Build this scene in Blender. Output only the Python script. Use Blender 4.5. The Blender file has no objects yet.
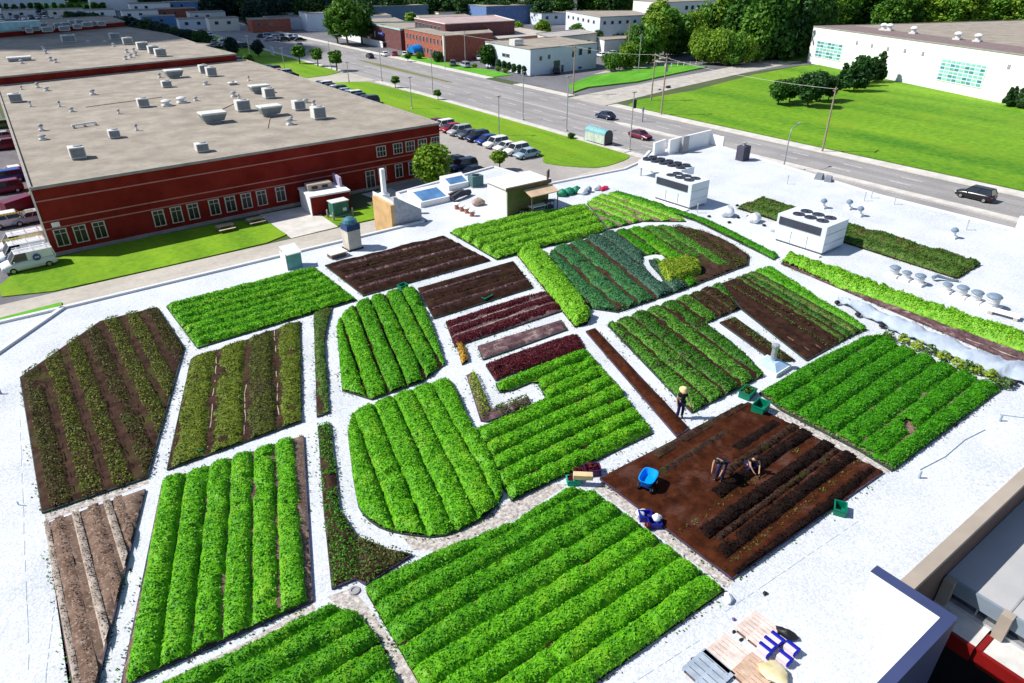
import bpy, math, random
import numpy as np
random.seed(7); rng = np.random.default_rng(7)
R = math.radians
scn = bpy.context.scene
col = scn.collection
# ------------------------------------------------------------------ camera
F=683.0; CX=512.0; CY=341.5; H=28.0
PIT=math.atan(384.5/683); AZ=math.atan(575/math.hypot(F,384.5))
cf=(math.sin(AZ)*math.cos(PIT),math.cos(AZ)*math.cos(PIT),-math.sin(PIT))
cr=(math.cos(AZ),-math.sin(AZ),0.0)
cu=(math.sin(AZ)*math.sin(PIT),math.cos(AZ)*math.sin(PIT),math.cos(PIT))
def P(px,py,z=0.0):
    """ground position (at height z) of a point measured on the photograph"""
    a=(px-CX)/F; b=(CY-py)/F
    d=[cf[i]+a*cr[i]+b*cu[i] for i in range(3)]
    t=(z-H)/d[2]
    return (d[0]*t,d[1]*t)
def PL(pts,z=0.0): return [P(x,y,z) for x,y in pts]
def top_z(px,py,py2,z=0.0):
    x,y=P(px,py,z); lo,hi=z,z+26
    for _ in range(40):
        m=(lo+hi)/2; v=(x,y,m-H)
        c=sum(v[i]*cf[i] for i in range(3)); b=sum(v[i]*cu[i] for i in range(3))
        if CY-F*b/c>py2: lo=m
        else: hi=m
    return m
cd=bpy.data.cameras.new('camera'); cam=bpy.data.objects.new('camera',cd); col.objects.link(cam)
cam.location=(0,0,H); cam.rotation_euler=(math.pi/2-PIT,0,-AZ)
cd.sensor_width=36; cd.lens=36*F/1024; cd.clip_start=0.5; cd.clip_end=6000
scn.camera=cam
# ------------------------------------------------------------------ light
SE=47.0
sdir=(0.806,-0.592)                     # the way shadows fall
w=bpy.data.worlds.new('World'); scn.world=w; w.use_nodes=True
nt=w.node_tree; bg=nt.nodes['Background']
sky=nt.nodes.new('ShaderNodeTexSky'); sky.sky_type='NISHITA'; sky.sun_disc=False
sky.sun_elevation=R(SE); az=math.atan2(-sdir[0],-sdir[1]); sky.sun_rotation=az
sky.air_density=1.0; sky.dust_density=0.6; sky.ozone_density=1.5
nt.links.new(sky.outputs[0],bg.inputs[0]); bg.inputs[1].default_value=0.085
sl=bpy.data.lights.new('sun','SUN'); sl.energy=4.7; sl.angle=R(0.53); sl.color=(1,0.95,0.87)
so=bpy.data.objects.new('sun',sl); col.objects.link(so)
so.rotation_euler=(R(90-SE),0,math.atan2(sdir[1],sdir[0])+math.pi/2+math.pi)
so.location=(-80,60,120)
from mathutils import Vector
so.rotation_euler=Vector((sdir[0]*math.cos(R(SE)),sdir[1]*math.cos(R(SE)),-math.sin(R(SE)))).to_track_quat('-Z','Y').to_euler()
scn.view_settings.view_transform='Standard'; scn.view_settings.look='None'
scn.view_settings.exposure=0.50; scn.view_settings.gamma=1
# ------------------------------------------------------------------ materials
MATS={}
def mat(name,c,rough=0.8,var=0.15,scale=1.0,c2=None,detail=4,metal=0.0,spec=0.3,bump=0.0,rand=0.0,emit=None,scale2=None,c3=None,lo=0.35,hi=0.65,trans=0.0):
    """procedural surface: noise between two colours, an optional third in sparse spots, per-object variation"""
    if name in MATS: return MATS[name]
    m=bpy.data.materials.new(name); m.use_nodes=True; n=m.node_tree.nodes; L=m.node_tree.links
    b=n['Principled BSDF']; b.inputs['Roughness'].default_value=rough; b.inputs['Metallic'].default_value=metal
    b.inputs['Specular IOR Level'].default_value=spec
    if c2 is None: c2=tuple(min(1,v*(1+var)) for v in c); c=tuple(v*(1-var) for v in c)
    tc=n.new('ShaderNodeTexCoord'); no=n.new('ShaderNodeTexNoise'); no.inputs['Scale'].default_value=scale; no.inputs['Detail'].default_value=detail
    no.inputs['Roughness'].default_value=0.62
    L.new(tc.outputs['Object'],no.inputs['Vector'])
    rp=n.new('ShaderNodeValToRGB'); rp.color_ramp.elements[0].position=lo; rp.color_ramp.elements[1].position=hi
    rp.color_ramp.elements[0].color=(*c,1); rp.color_ramp.elements[1].color=(*c2,1)
    L.new(no.outputs['Fac'],rp.inputs['Fac']); out=rp.outputs['Color']
    if c3 is not None:
        n3=n.new('ShaderNodeTexNoise'); n3.inputs['Scale'].default_value=scale2 or scale*3; n3.inputs['Detail'].default_value=6; n3.inputs['Roughness'].default_value=0.7
        L.new(tc.outputs['Object'],n3.inputs['Vector'])
        r3=n.new('ShaderNodeValToRGB'); r3.color_ramp.elements[0].position=0.54; r3.color_ramp.elements[1].position=0.66
        L.new(n3.outputs['Fac'],r3.inputs['Fac'])
        mx=n.new('ShaderNodeMixRGB'); L.new(r3.outputs['Color'],mx.inputs['Fac']); L.new(out,mx.inputs['Color1']); mx.inputs['Color2'].default_value=(*c3,1); out=mx.outputs['Color']
    if rand>0:
        oi=n.new('ShaderNodeObjectInfo'); mr=n.new('ShaderNodeMapRange'); mr.inputs['To Min'].default_value=1-rand; mr.inputs['To Max'].default_value=1+rand
        L.new(oi.outputs['Random'],mr.inputs['Value'])
        hs=n.new('ShaderNodeHueSaturation'); L.new(mr.outputs['Result'],hs.inputs['Value']); L.new(out,hs.inputs['Color'])
        m2=n.new('ShaderNodeMath'); m2.operation='MULTIPLY_ADD'; m2.inputs[1].default_value=0.05; m2.inputs[2].default_value=0.475
        L.new(oi.outputs['Random'],m2.inputs[0]); L.new(m2.outputs[0],hs.inputs['Hue']); out=hs.outputs['Color']
    L.new(out,b.inputs['Base Color'])
    if bump>0:
        bp=n.new('ShaderNodeBump'); bp.inputs['Strength'].default_value=bump; bp.inputs['Distance'].default_value=0.05
        L.new(no.outputs['Fac'],bp.inputs['Height']); L.new(bp.outputs[0],b.inputs['Normal'])
    if trans>0:   # thin leaves let light through
        o=n['Material Output']; tr=n.new('ShaderNodeBsdfTranslucent'); L.new(out,tr.inputs['Color']); ms=n.new('ShaderNodeMixShader'); ms.inputs[0].default_value=trans
        L.new(b.outputs[0],ms.inputs[1]); L.new(tr.outputs[0],ms.inputs[2]); L.new(ms.outputs[0],o.inputs['Surface'])
    MATS[name]=m; return m
def glassy(name,c,rough=0.12):
    return mat(name,c,rough=rough,var=0.25,scale=0.8,spec=0.7)
def streak_mat(name,c,c2,ang,sc=(0.05,1.2),rough=0.9,bump=0.0,fine=None):
    """noise stretched along one direction of the ground (tyre polish, mowing lines, soil furrows) plus fine grain"""
    m=bpy.data.materials.new(name); m.use_nodes=True; n=m.node_tree.nodes; L=m.node_tree.links
    b=n['Principled BSDF']; b.inputs['Roughness'].default_value=rough; b.inputs['Specular IOR Level'].default_value=0.2
    tc=n.new('ShaderNodeTexCoord'); mp=n.new('ShaderNodeMapping'); mp.inputs['Rotation'].default_value=(0,0,-ang); mp.inputs['Scale'].default_value=(sc[0],sc[1],1)
    mp.vector_type='POINT'
    r0=n.new('ShaderNodeVectorRotate'); r0.rotation_type='Z_AXIS'; r0.inputs['Angle'].default_value=-ang
    L.new(tc.outputs['Object'],r0.inputs['Vector']); mp.inputs['Rotation'].default_value=(0,0,0); L.new(r0.outputs[0],mp.inputs['Vector'])
    no=n.new('ShaderNodeTexNoise'); no.inputs['Scale'].default_value=1; no.inputs['Detail'].default_value=5; L.new(mp.outputs[0],no.inputs['Vector'])
    n2=n.new('ShaderNodeTexNoise'); n2.inputs['Scale'].default_value=fine or 3.0; n2.inputs['Detail'].default_value=6; n2.inputs['Roughness'].default_value=0.7
    L.new(tc.outputs['Object'],n2.inputs['Vector'])
    ad=n.new('ShaderNodeMath'); ad.operation='ADD'; L.new(no.outputs['Fac'],ad.inputs[0]); L.new(n2.outputs['Fac'],ad.inputs[1])
    ml=n.new('ShaderNodeMath'); ml.operation='MULTIPLY'; ml.inputs[1].default_value=0.5; L.new(ad.outputs[0],ml.inputs[0])
    rp=n.new('ShaderNodeValToRGB'); rp.color_ramp.elements[0].position=0.38; rp.color_ramp.elements[1].position=0.62
    rp.color_ramp.elements[0].color=(*c,1); rp.color_ramp.elements[1].color=(*c2,1); L.new(ml.outputs[0],rp.inputs['Fac'])
    n5=n.new('ShaderNodeTexNoise'); n5.inputs['Scale'].default_value=.09; n5.inputs['Detail'].default_value=7; n5.inputs['Roughness'].default_value=.65; L.new(tc.outputs['Object'],n5.inputs['Vector'])
    r5=n.new('ShaderNodeValToRGB'); r5.color_ramp.elements[0].position=.5; r5.color_ramp.elements[1].position=.68; r5.color_ramp.elements[0].color=(0,0,0,1); r5.color_ramp.elements[1].color=(.65,.65,.65,1); L.new(n5.outputs['Fac'],r5.inputs['Fac'])
    m5=n.new('ShaderNodeMixRGB'); L.new(r5.outputs[0],m5.inputs['Fac']); L.new(rp.outputs[0],m5.inputs['Color1']); a5_=tuple((c[i]+c2[i])/2 for i in range(3)); m5.inputs['Color2'].default_value=((a5_[0]*1.45,a5_[1]*1.08,a5_[2]*1.3,1) if a5_[1]>a5_[0]*1.3 else (a5_[0]*.72,a5_[1]*.72,a5_[2]*.74,1))
    L.new(m5.outputs[0],b.inputs['Base Color'])
    if bump: 
        bp=n.new('ShaderNodeBump'); bp.inputs['Strength'].default_value=bump; bp.inputs['Distance'].default_value=0.06; L.new(n2.outputs['Fac'],bp.inputs['Height']); L.new(bp.outputs[0],b.inputs['Normal'])
    MATS[name]=m; return m
# ------------------------------------------------------------------ mesh collector
class MB:
    def __init__(s): s.v=[]; s.f=[]; s.mi=[]; s.cur=0
    def add(s,vs,fs):
        k=len(s.v); s.v+= [tuple(map(float,q)) for q in vs]; s.f+=[tuple(i+k for i in g) for g in fs]; s.mi+=[s.cur]*len(fs); return s
    def box(s,x,y,z,sx,sy,sz,rz=0.0,tx=1.0,ty=1.0):
        """box standing on z, centre x,y; tx,ty shrink the top"""
        c,n=math.cos(rz),math.sin(rz); vs=[]
        for zz,kx,ky in ((z,1,1),(z+sz,tx,ty)):
            for a,b in ((-1,-1),(1,-1),(1,1),(-1,1)):
                u=a*sx/2*kx; v=b*sy/2*ky; vs.append((x+u*c-v*n,y+u*n+v*c,zz))
        return s.add(vs,[(3,2,1,0),(4,5,6,7),(0,1,5,4),(1,2,6,5),(2,3,7,6),(3,0,4,7)])
    def prism(s,poly,z0,z1):
        n=len(poly); a=sum(poly[i][0]*poly[(i+1)%n][1]-poly[(i+1)%n][0]*poly[i][1] for i in range(n))
        if a<0: poly=poly[::-1]
        f0=z0 if hasattr(z0,'__len__') else [z0]*n; f1=z1 if hasattr(z1,'__len__') else [z1]*n
        if a<0: f0=list(f0)[::-1]; f1=list(f1)[::-1]
        vs=[(p[0],p[1],f0[i]) for i,p in enumerate(poly)]+[(p[0],p[1],f1[i]) for i,p in enumerate(poly)]
        return s.add(vs,[tuple(range(n-1,-1,-1)),tuple(range(n,2*n))]+[(i,(i+1)%n,n+(i+1)%n,n+i) for i in range(n)])
    def sheet(s,poly,z):
        n=len(poly); a=sum(poly[i][0]*poly[(i+1)%n][1]-poly[(i+1)%n][0]*poly[i][1] for i in range(n))
        if a<0: poly=poly[::-1]
        return s.add([(p[0],p[1],z) for p in poly],[tuple(range(n))])
    def wall(s,p,q,z0,z1,t=0.2):
        L=math.hypot(q[0]-p[0],q[1]-p[1]); return s.box((p[0]+q[0])/2,(p[1]+q[1])/2,z0,L,t,z1-z0,math.atan2(q[1]-p[1],q[0]-p[0]))
    def lathe(s,x,y,prof,n=14):
        """prof: list of (r,z)"""
        k=len(prof); vs=[]
        for r,z in prof:
            for i in range(n):
                a=2*math.pi*i/n; vs.append((x+r*math.cos(a),y+r*math.sin(a),z))
        fs=[(j*n+i,j*n+(i+1)%n,(j+1)*n+(i+1)%n,(j+1)*n+i) for j in range(k-1) for i in range(n)]
        fs+= [tuple(range(n-1,-1,-1)),tuple((k-1)*n+i for i in range(n))]
        return s.add(vs,fs)
    def tube(s,pts,r,n=6):
        pts=[Vector(p) for p in pts]; rs=r if hasattr(r,'__len__') else [r]*len(pts); vs=[]
        for i,p in enumerate(pts):
            d=(pts[min(i+1,len(pts)-1)]-pts[max(i-1,0)]).normalized()
            a=d.cross(Vector((0,0,1))); 
            if a.length<0.05: a=d.cross(Vector((1,0,0)))
            a.normalize(); b=d.cross(a)
            for j in range(n):
                t=2*math.pi*j/n; q=p+a*rs[i]*math.cos(t)+b*rs[i]*math.sin(t); vs.append(tuple(q))
        k=len(pts)
        fs=[(j*n+i,(j+1)*n+i,(j+1)*n+(i+1)%n,j*n+(i+1)%n) for j in range(k-1) for i in range(n)]
        fs+=[tuple(range(n)),tuple((k-1)*n+i for i in range(n-1,-1,-1))]
        return s.add(vs,fs)
    def build(s,name,ms,parent=None,loc=(0,0,0),rz=0.0,smooth=False,bevel=0.0):
        me=bpy.data.meshes.new(name); me.from_pydata(s.v,[],s.f); me.update()
        if not isinstance(ms,(list,tuple)): ms=[ms]
        for m in ms: me.materials.append(m)
        if len(ms)>1: me.polygons.foreach_set('material_index',s.mi)
        if smooth: me.polygons.foreach_set('use_smooth',[True]*len(me.polygons))
        o=bpy.data.objects.new(name,me); o.location=loc; o.rotation_euler=(0,0,rz); col.objects.link(o)
        if parent is not None: o.parent=parent
        if bevel:
            b=o.modifiers.new('bevel','BEVEL'); b.width=bevel; b.segments=2; b.limit_method='ANGLE'
        return o
def npmesh(name,V,Fq,m,parent=None,smooth=False):
    """quads from numpy arrays"""
    me=bpy.data.meshes.new(name); nv=len(V); nf=len(Fq)
    me.vertices.add(nv); me.vertices.foreach_set('co',V.astype(np.float32).ravel())
    me.loops.add(nf*4); me.loops.foreach_set('vertex_index',Fq.astype(np.int32).ravel())
    me.polygons.add(nf); me.polygons.foreach_set('loop_start',np.arange(0,nf*4,4,dtype=np.int32)); me.polygons.foreach_set('loop_total',np.full(nf,4,dtype=np.int32))
    if smooth is not False: me.polygons.foreach_set('use_smooth',smooth if hasattr(smooth,'__len__') else np.ones(nf,dtype=bool))
    me.update(calc_edges=True); me.validate()
    me.materials.append(m)
    o=bpy.data.objects.new(name,me); col.objects.link(o)
    if parent is not None: o.parent=parent
    return o
def tag(o,label=None,cat=None,group=None,kind=None):
    if label: o['label']=label
    if cat: o['category']=cat
    if group: o['group']=group
    if kind: o['kind']=kind
    return o
def empty(name,x,y,z=0.0,rz=0.0,label=None,cat=None,group=None):
    o=bpy.data.objects.new(name,None); o.location=(x,y,z); o.rotation_euler=(0,0,rz); o.empty_display_size=0.3; col.objects.link(o)
    return tag(o,label,cat,group)
def copy_tree(o,parent=None):
    c=o.copy(); col.objects.link(c)
    if parent is not None: c.parent=parent
    for ch in KIDS.get(o.name,None) or list(o.children): copy_tree(ch,c)
    return c
KIDS={}
# numpy value noise
def vnoise(x,y,s=1.0,seed=0):
    x=np.asarray(x)*s; y=np.asarray(y)*s; xi=np.floor(x).astype(np.int64); yi=np.floor(y).astype(np.int64); fx=x-xi; fy=y-yi
    def h(a,b):
        n=(a*374761393+b*668265263+seed*1442695041)&0x7fffffff; n=((n^(n>>13))*1274126177)&0x7fffffff; n=n^(n>>16); return (n&0xffff)/65535.0
    u=fx*fx*(3-2*fx); v=fy*fy*(3-2*fy)
    return (h(xi,yi)*(1-u)+h(xi+1,yi)*u)*(1-v)+(h(xi,yi+1)*(1-u)+h(xi+1,yi+1)*u)*v
def poly_sd(x,y,poly):
    """distance to polygon edge, positive inside"""
    x=np.asarray(x); y=np.asarray(y); d=np.full(x.shape,1e9); ins=np.zeros(x.shape,bool); n=len(poly)
    for i in range(n):
        ax,ay=poly[i]; bx,by=poly[(i+1)%n]; ex,ey=bx-ax,by-ay
        t=np.clip(((x-ax)*ex+(y-ay)*ey)/(ex*ex+ey*ey+1e-12),0,1)
        d=np.minimum(d,np.hypot(x-ax-t*ex,y-ay-t*ey))
        c=((ay>y)!=(by>y))&(x<(bx-ax)*(y-ay)/(by-ay+1e-12)+ax); ins^=c
    return np.where(ins,d,-d)
def snap_poly(X,Y,sd,poly,lim):
    bx_=X.copy(); by_=Y.copy(); d=np.full(X.shape,1e9); n=len(poly)
    for i in range(n):
        ax,ay=poly[i]; bx,by=poly[(i+1)%n]; ex,ey=bx-ax,by-ay
        t=np.clip(((X-ax)*ex+(Y-ay)*ey)/(ex*ex+ey*ey+1e-12),0,1); qx=ax+t*ex; qy=ay+t*ey; dd=np.hypot(X-qx,Y-qy); m=dd<d
        d=np.where(m,dd,d); bx_=np.where(m,qx,bx_); by_=np.where(m,qy,by_)
    m=(sd<=0)&(sd>-lim)
    return np.where(m,bx_,X),np.where(m,by_,Y),m
def smooth_poly(pts,it=2):
    for _ in range(it):
        q=[]
        for i in range(len(pts)):
            a=pts[i]; b=pts[(i+1)%len(pts)]; q+=[(a[0]*.75+b[0]*.25,a[1]*.75+b[1]*.25),(a[0]*.25+b[0]*.75,a[1]*.25+b[1]*.75)]
        pts=q
    return pts
# ------------------------------------------------------------------ sheets of the setting
def structure(name,polys,m,z=0.0,z1=None,smooth=False):
    b=MB()
    for p in polys:
        if z1 is None: b.sheet(p,z)
        else: b.prism(p,z,z1)
    return tag(b.build(name,m),kind='structure')
def rect(x0,y0,x1,y1): return [(x0,y0),(x1,y0),(x1,y1),(x0,y1)]
# ================================================================== ROOF FARM
RZ=8.0
M_gravel=None
def gravel_material():
    m=bpy.data.materials.new('white_gravel'); m.use_nodes=True; n=m.node_tree.nodes; L=m.node_tree.links
    b=n['Principled BSDF']; b.inputs['Roughness'].default_value=0.95; b.inputs['Specular IOR Level'].default_value=0.1
    tc=n.new('ShaderNodeTexCoord')
    v=n.new('ShaderNodeTexVoronoi'); v.inputs['Scale'].default_value=16; L.new(tc.outputs['Object'],v.inputs['Vector'])
    f=n.new('ShaderNodeTexNoise'); f.inputs['Scale'].default_value=11; f.inputs['Detail'].default_value=8; f.inputs['Roughness'].default_value=0.8; L.new(tc.outputs['Object'],f.inputs['Vector'])
    rp=n.new('ShaderNodeValToRGB'); e=rp.color_ramp.elements; e[0].position=0.33; e[0].color=(.28,.35,.43,1); e[1].position=0.5; e[1].color=(.69,.72,.765,1)
    x=e.new(0.42); x.color=(.58,.64,.72,1)
    L.new(f.outputs['Fac'],rp.inputs['Fac'])
    d=n.new('ShaderNodeTexNoise'); d.inputs['Scale'].default_value=0.35; d.inputs['Detail'].default_value=5; L.new(tc.outputs['Object'],d.inputs['Vector'])
    r2=n.new('ShaderNodeValToRGB'); r2.color_ramp.elements[0].position=0.3; r2.color_ramp.elements[0].color=(.86,.86,.86,1); r2.color_ramp.elements[1].position=0.62; r2.color_ramp.elements[1].color=(1,1,1,1)
    L.new(d.outputs['Fac'],r2.inputs['Fac'])
    mx=n.new('ShaderNodeMixRGB'); mx.blend_type='MULTIPLY'; mx.inputs['Fac'].default_value=1; L.new(rp.outputs[0],mx.inputs['Color1']); L.new(r2.outputs[0],mx.inputs['Color2'])
    mv=n.new('ShaderNodeMixRGB'); mv.blend_type='MULTIPLY'; mv.inputs['Fac'].default_value=0.3; L.new(mx.outputs[0],mv.inputs['Color1']); vb=n.new('ShaderNodeRGBToBW'); L.new(v.outputs['Color'],vb.inputs[0]); L.new(vb.outputs[0],mv.inputs['Color2'])
    pm=n.new('ShaderNodeTexNoise'); pm.inputs['Scale'].default_value=.22; pm.inputs['Detail'].default_value=4; L.new(tc.outputs['Object'],pm.inputs['Vector'])
    rm=n.new('ShaderNodeValToRGB'); rm.color_ramp.elements[0].position=.48; rm.color_ramp.elements[1].position=.66; L.new(pm.outputs['Fac'],rm.inputs['Fac'])
    sp=n.new('ShaderNodeTexNoise'); sp.inputs['Scale'].default_value=5; sp.inputs['Detail'].default_value=9; sp.inputs['Roughness'].default_value=.85; L.new(tc.outputs['Object'],sp.inputs['Vector'])
    rs=n.new('ShaderNodeValToRGB'); rs.color_ramp.elements[0].position=.52; rs.color_ramp.elements[1].position=.60; L.new(sp.outputs['Fac'],rs.inputs['Fac'])
    mm=n.new('ShaderNodeMath'); mm.operation='MULTIPLY'; L.new(rm.outputs[0],mm.inputs[0]); L.new(rs.outputs[0],mm.inputs[1])
    m5=n.new('ShaderNodeMath'); m5.operation='MULTIPLY'; m5.inputs[1].default_value=.75; L.new(mm.outputs[0],m5.inputs[0])
    md=n.new('ShaderNodeMixRGB'); L.new(m5.outputs[0],md.inputs['Fac']); L.new(mv.outputs[0],md.inputs['Color1']); md.inputs['Color2'].default_value=(.20,.24,.30,1)
    L.new(md.outputs[0],b.inputs['Base Color'])
    bp=n.new('ShaderNodeBump'); bp.inputs['Strength'].default_value=0.35; bp.inputs['Distance'].default_value=0.02; L.new(v.outputs['Distance'],bp.inputs['Height']); L.new(bp.outputs[0],b.inputs['Normal'])
    MATS['white_gravel']=m; return m
M_gravel=gravel_material()
M_white=mat('white_paint',(.78,.79,.80),rough=.6,var=.04,scale=.6)
M_metal=mat('galvanised_metal',(.55,.57,.60),rough=.35,var=.15,scale=2,metal=.6)
M_grey=mat('grey_trim',(.30,.30,.32),rough=.7)
M_beige=mat('beige_cladding',(.34,.29,.245),rough=.8,var=.08,scale=.7)
M_brown=mat('brown_cladding',(.13,.085,.075),rough=.8,var=.1,scale=.8)
M_navy=mat('navy_metal',(.04,.055,.14),rough=.6,var=.1,scale=.5)
M_black=mat('black_plastic',(.012,.012,.016),rough=.5)
M_red=mat('red_fascia',(.19,.006,.006),rough=.5,var=.1)
M_glassd=glassy('dark_glass',(.012,.016,.035))
M_conc=mat('pale_concrete',(.40,.38,.35),rough=.9,c2=(.5,.48,.45),scale=.4,detail=8)
M_roofgrey=mat('grey_roof_membrane',(.33,.34,.36),rough=.8,c2=(.43,.43,.44),scale=.25,detail=6)
# ---- the building that carries the farm
store=empty('store_building',30,30,0,0,'large flat-roofed store whose white gravel roof carries the vegetable garden','building')
def S(b,name,m,**k): return b.build(name,m,store,loc=(-30,-30,0),**k)
foot=[(-45,3.75),(20.5,3.75),(20.5,5.3),(66.6,5.3),(66.6,31),(69.9,52),(69.9,56),(61,56),(56.6,53.2),(53.1,52.1),(43.4,52.6),(42.4,61.2),(29.2,58.9),(27.3,50.3),(-.1,49.6),(-45,49.6)]
main=[(-45,3.85),(20.3,3.85),(20.3,5.7),(66.3,5.7),(66.3,31),(69.6,52),(69.6,55.7),(61.3,55.7),(56.7,52.9),(53.1,51.8),(43.1,52.3),(42.1,60.9),(29.5,58.6),(27.6,50),(0,49.35),(-45,49.35)]
S(MB().sheet(main,RZ),'roof_deck',M_gravel)
b=MB(); b.prism([(p[0]*1.0,p[1]) for p in foot],0,RZ-.02); S(b,'wall',M_brown)
# curbs and parapets
b=MB()
eg=[(0,49.5),(27.3,50.15),(29.3,58.75),(42.3,61.05),(43.25,52.45),(53.1,51.95),(56.7,53.05),(61.1,55.85)]
for p,q in list(zip(eg,eg[1:]))+[((-4.2,44.6),(0,49.5)),((-9,40.5),(-4.2,44.6)),((-45,49.5),(0,49.5))]: b.wall(p,q,RZ-.25,RZ+.16,.28)
S(b,'roof_curb',mat('curb_metal',(.62,.63,.66),rough=.5,var=.05))
b=MB()
for p,q in zip(eg[:1],eg[1:2]): b.wall((p[0],p[1]+.19),(q[0],q[1]+.19),RZ-.6,RZ+.13,.08)
S(b,'flashing',M_grey)
b=MB()
for p,q in (((66.45,17.9),(66.45,31)),((66.45,31),(69.75,52))): b.wall(p,q,RZ-.1,RZ+.12,.3)
S(b,'roof_curb',mat('curb_metal',(.62,.63,.66)))
S(MB().box(66.0,12.3,RZ,.3,13.2,1.35),'parapet',M_white)
b=MB(); b.wall(P(653,156,RZ),P(664,152,RZ),RZ,RZ+1.5,.25); S(b,'parapet',M_white)
b=MB(); b.wall(P(668,154.5,RZ),P(709,144,RZ),RZ,RZ+1.7,.25); b.box(69.8,53.8,RZ,.25,3.4,1.2); S(b,'parapet',M_white)
S(MB().box(*P(684+0,152.5,RZ),RZ,.9,.3,1.9,-.1),'corner_post',M_grey)
b=MB(); b.box((66.5+20.7)/2,5.45,7.9,45.8,.5,.22); S(b,'parapet_cap',M_beige)
# navy corner screen, white on the inside
b=MB(); b.box(20.53,4.88,0,.42,2.75,9.1); b.box(-12.3,3.68,0,65.24,.36,9.1); S(b,'corner_screen',M_navy)
b=MB(); b.box(20.305,5.05,8.0,.02,2.38,1.05); b.box(-12.3,3.872,8.0,65.2,.02,1.05); S(b,'screen_lining',M_white)
# ---- lower wing beside the screen
UZ=6.2; UX=25.75
wing=empty('lower_wing',30,0,0,0,'lower wing with grey roof, strip windows and a red fascia in the near right corner','building')
def W(b,name,m,**k): return b.build(name,m,wing,loc=(-30,0,0),**k)
W(MB().prism([(UX,-12),(66,-12),(66,5.28),(UX,5.28)],UZ-.3,UZ),'roof',M_roofgrey)
W(MB().box(UX-.06,-3.4,UZ-.62,.14,17.3,.64),'fascia',mat('blue_grey_metal',(.20,.25,.31),rough=.45,var=.1))
b=MB()
for y in (2.98,-3.0): b.box(45,y,UZ+.004,39,.07,.03)
W(b,'roof_seam',M_grey)
W(MB().prism([(UX+.12,-12),(66,-12),(66,5.25),(UX+.12,5.25)],5.0,UZ-.31),'clerestory',M_glassd)
for y in (5.0,3.9,1.9,.9,-.1): W(MB().box(UX+.05,y,5.1,.08,.06,.75),'mullion',M_metal)
W(MB().box(UX+.0,-3.4,5.0,.25,17.2,.16),'sill',M_metal)
for y in (5.05,2.95,-2.0): W(MB().box(UX-.2,y,5.002,.40,.40,UZ-5.0+.06),'column',M_beige)
b=MB(); b.prism([(24.4,3.25),(UX-.1,3.25),(UX-.1,5.25),(24.4,5.25)],4.8,5.0); b.prism([(24.4,-12),(UX-.1,-12),(UX-.1,2.98),(24.4,2.98)],4.8,5.0); W(b,'ledge',mat('weathered_white_ledge',(.50,.50,.48),c2=(.66,.66,.64),scale=.8,c3=(.22,.20,.20),scale2=.5,rough=.85))
b=MB(); b.box(24.3,4.25,4.3,.16,2.0,.71); b.box(24.3,-4.55,4.3,.16,15.1,.71); b.box(24.9,3.115,4.3,1.05,.2,.68); W(b,'red_fascia',M_red)
W(MB().prism([(25.4,-12),(66,-12),(66,5.2),(25.4,5.2)],0,4.79),'shade_void_wall',M_black)  # black colour stands in for the shaded void below the fascia
sg=MB(); sg.box(23.9,1.7,0,.2,1.4,2.9,.3); sgo=tag(sg.build('standing_sign',M_navy),'dark navy sign panel with a pale curled mark in the shade below the red fascia','sign')
sw=MB()
for k in range(9):
    a=R(40+k*28); sw.box(23.9-.16,1.75+.16*math.cos(a),2.45+.16*math.sin(a),.03,.07,.07)
sw.box(23.74,1.5,2.3,.03,.07,.3)
sw.build('sign_mark',M_white,sgo)
rdo=tag(MB().box(22.2,2.0,0,1.5,2.2,1.0,.2).build('red_bin_cover',M_red,bevel=.08),'red box partly hidden in shade at the foot of the navy screen','box')
# ------------------------------------------------------------------ crops
def leafmat(name,c,c2,c3=None,scale=4.0,sc2=1.5,trans=.25): return mat(name,c,rough=.55,c2=c2,scale=scale,detail=6,spec=.25,c3=c3,scale2=sc2,trans=trans,lo=.36,hi=.6)
L_bright=leafmat('bright_green_leaf',(.045,.24,.004),(.155,.48,.010),c3=(.20,.47,.02),sc2=.9)
L_bright2=leafmat('fresh_green_leaf',(.032,.20,.004),(.115,.40,.008),c3=(.15,.40,.015),sc2=.9)
L_lime=leafmat('lime_leaf',(.11,.36,.012),(.26,.56,.035),c3=(.20,.42,.02))
L_deep=leafmat('deep_green_leaf',(.022,.16,.003),(.07,.32,.006))
L_teal=leafmat('teal_leaf',(.02,.10,.03),(.07,.25,.09),c3=(.10,.30,.06),scale=5)
L_blue=leafmat('blue_green_leaf',(.022,.075,.045),(.085,.20,.14),scale=5)
L_mixed=leafmat('mixed_leaf',(.02,.11,.01),(.12,.33,.03),c3=(.035,.025,.015),scale=5,sc2=.9)
L_maroon=leafmat('maroon_leaf',(.045,.005,.010),(.12,.014,.022),scale=5)
L_seed=leafmat('seedling_leaf',(.055,.085,.006),(.16,.215,.015),scale=4)
L_olive=leafmat('olive_leaf',(.035,.042,.006),(.095,.115,.012),c3=(.05,.033,.016),scale=3,sc2=.5)
L_yellow=leafmat('yellow_green_leaf',(.09,.20,.01),(.32,.42,.03),scale=5)
L_weedy=leafmat('weedy_leaf',(.03,.09,.012),(.11,.20,.03),c3=(.13,.085,.03),scale=3,sc2=.7)
L_flower=leafmat('orange_flower',(.30,.16,.02),(.55,.33,.03))
def soil(name,c,c2,c3=None,sc2=1.0,scale=2.5): return mat(name,c,rough=.95,c2=c2,scale=scale,detail=10,c3=c3,scale2=sc2,spec=.1,bump=.6)
S_dark=soil('dark_brown_soil',(.014,.006,.004),(.04,.018,.012))
S_red=soil('reddish_soil',(.026,.006,.002),(.060,.017,.006),c3=(.075,.032,.024),sc2=.6)
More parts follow.
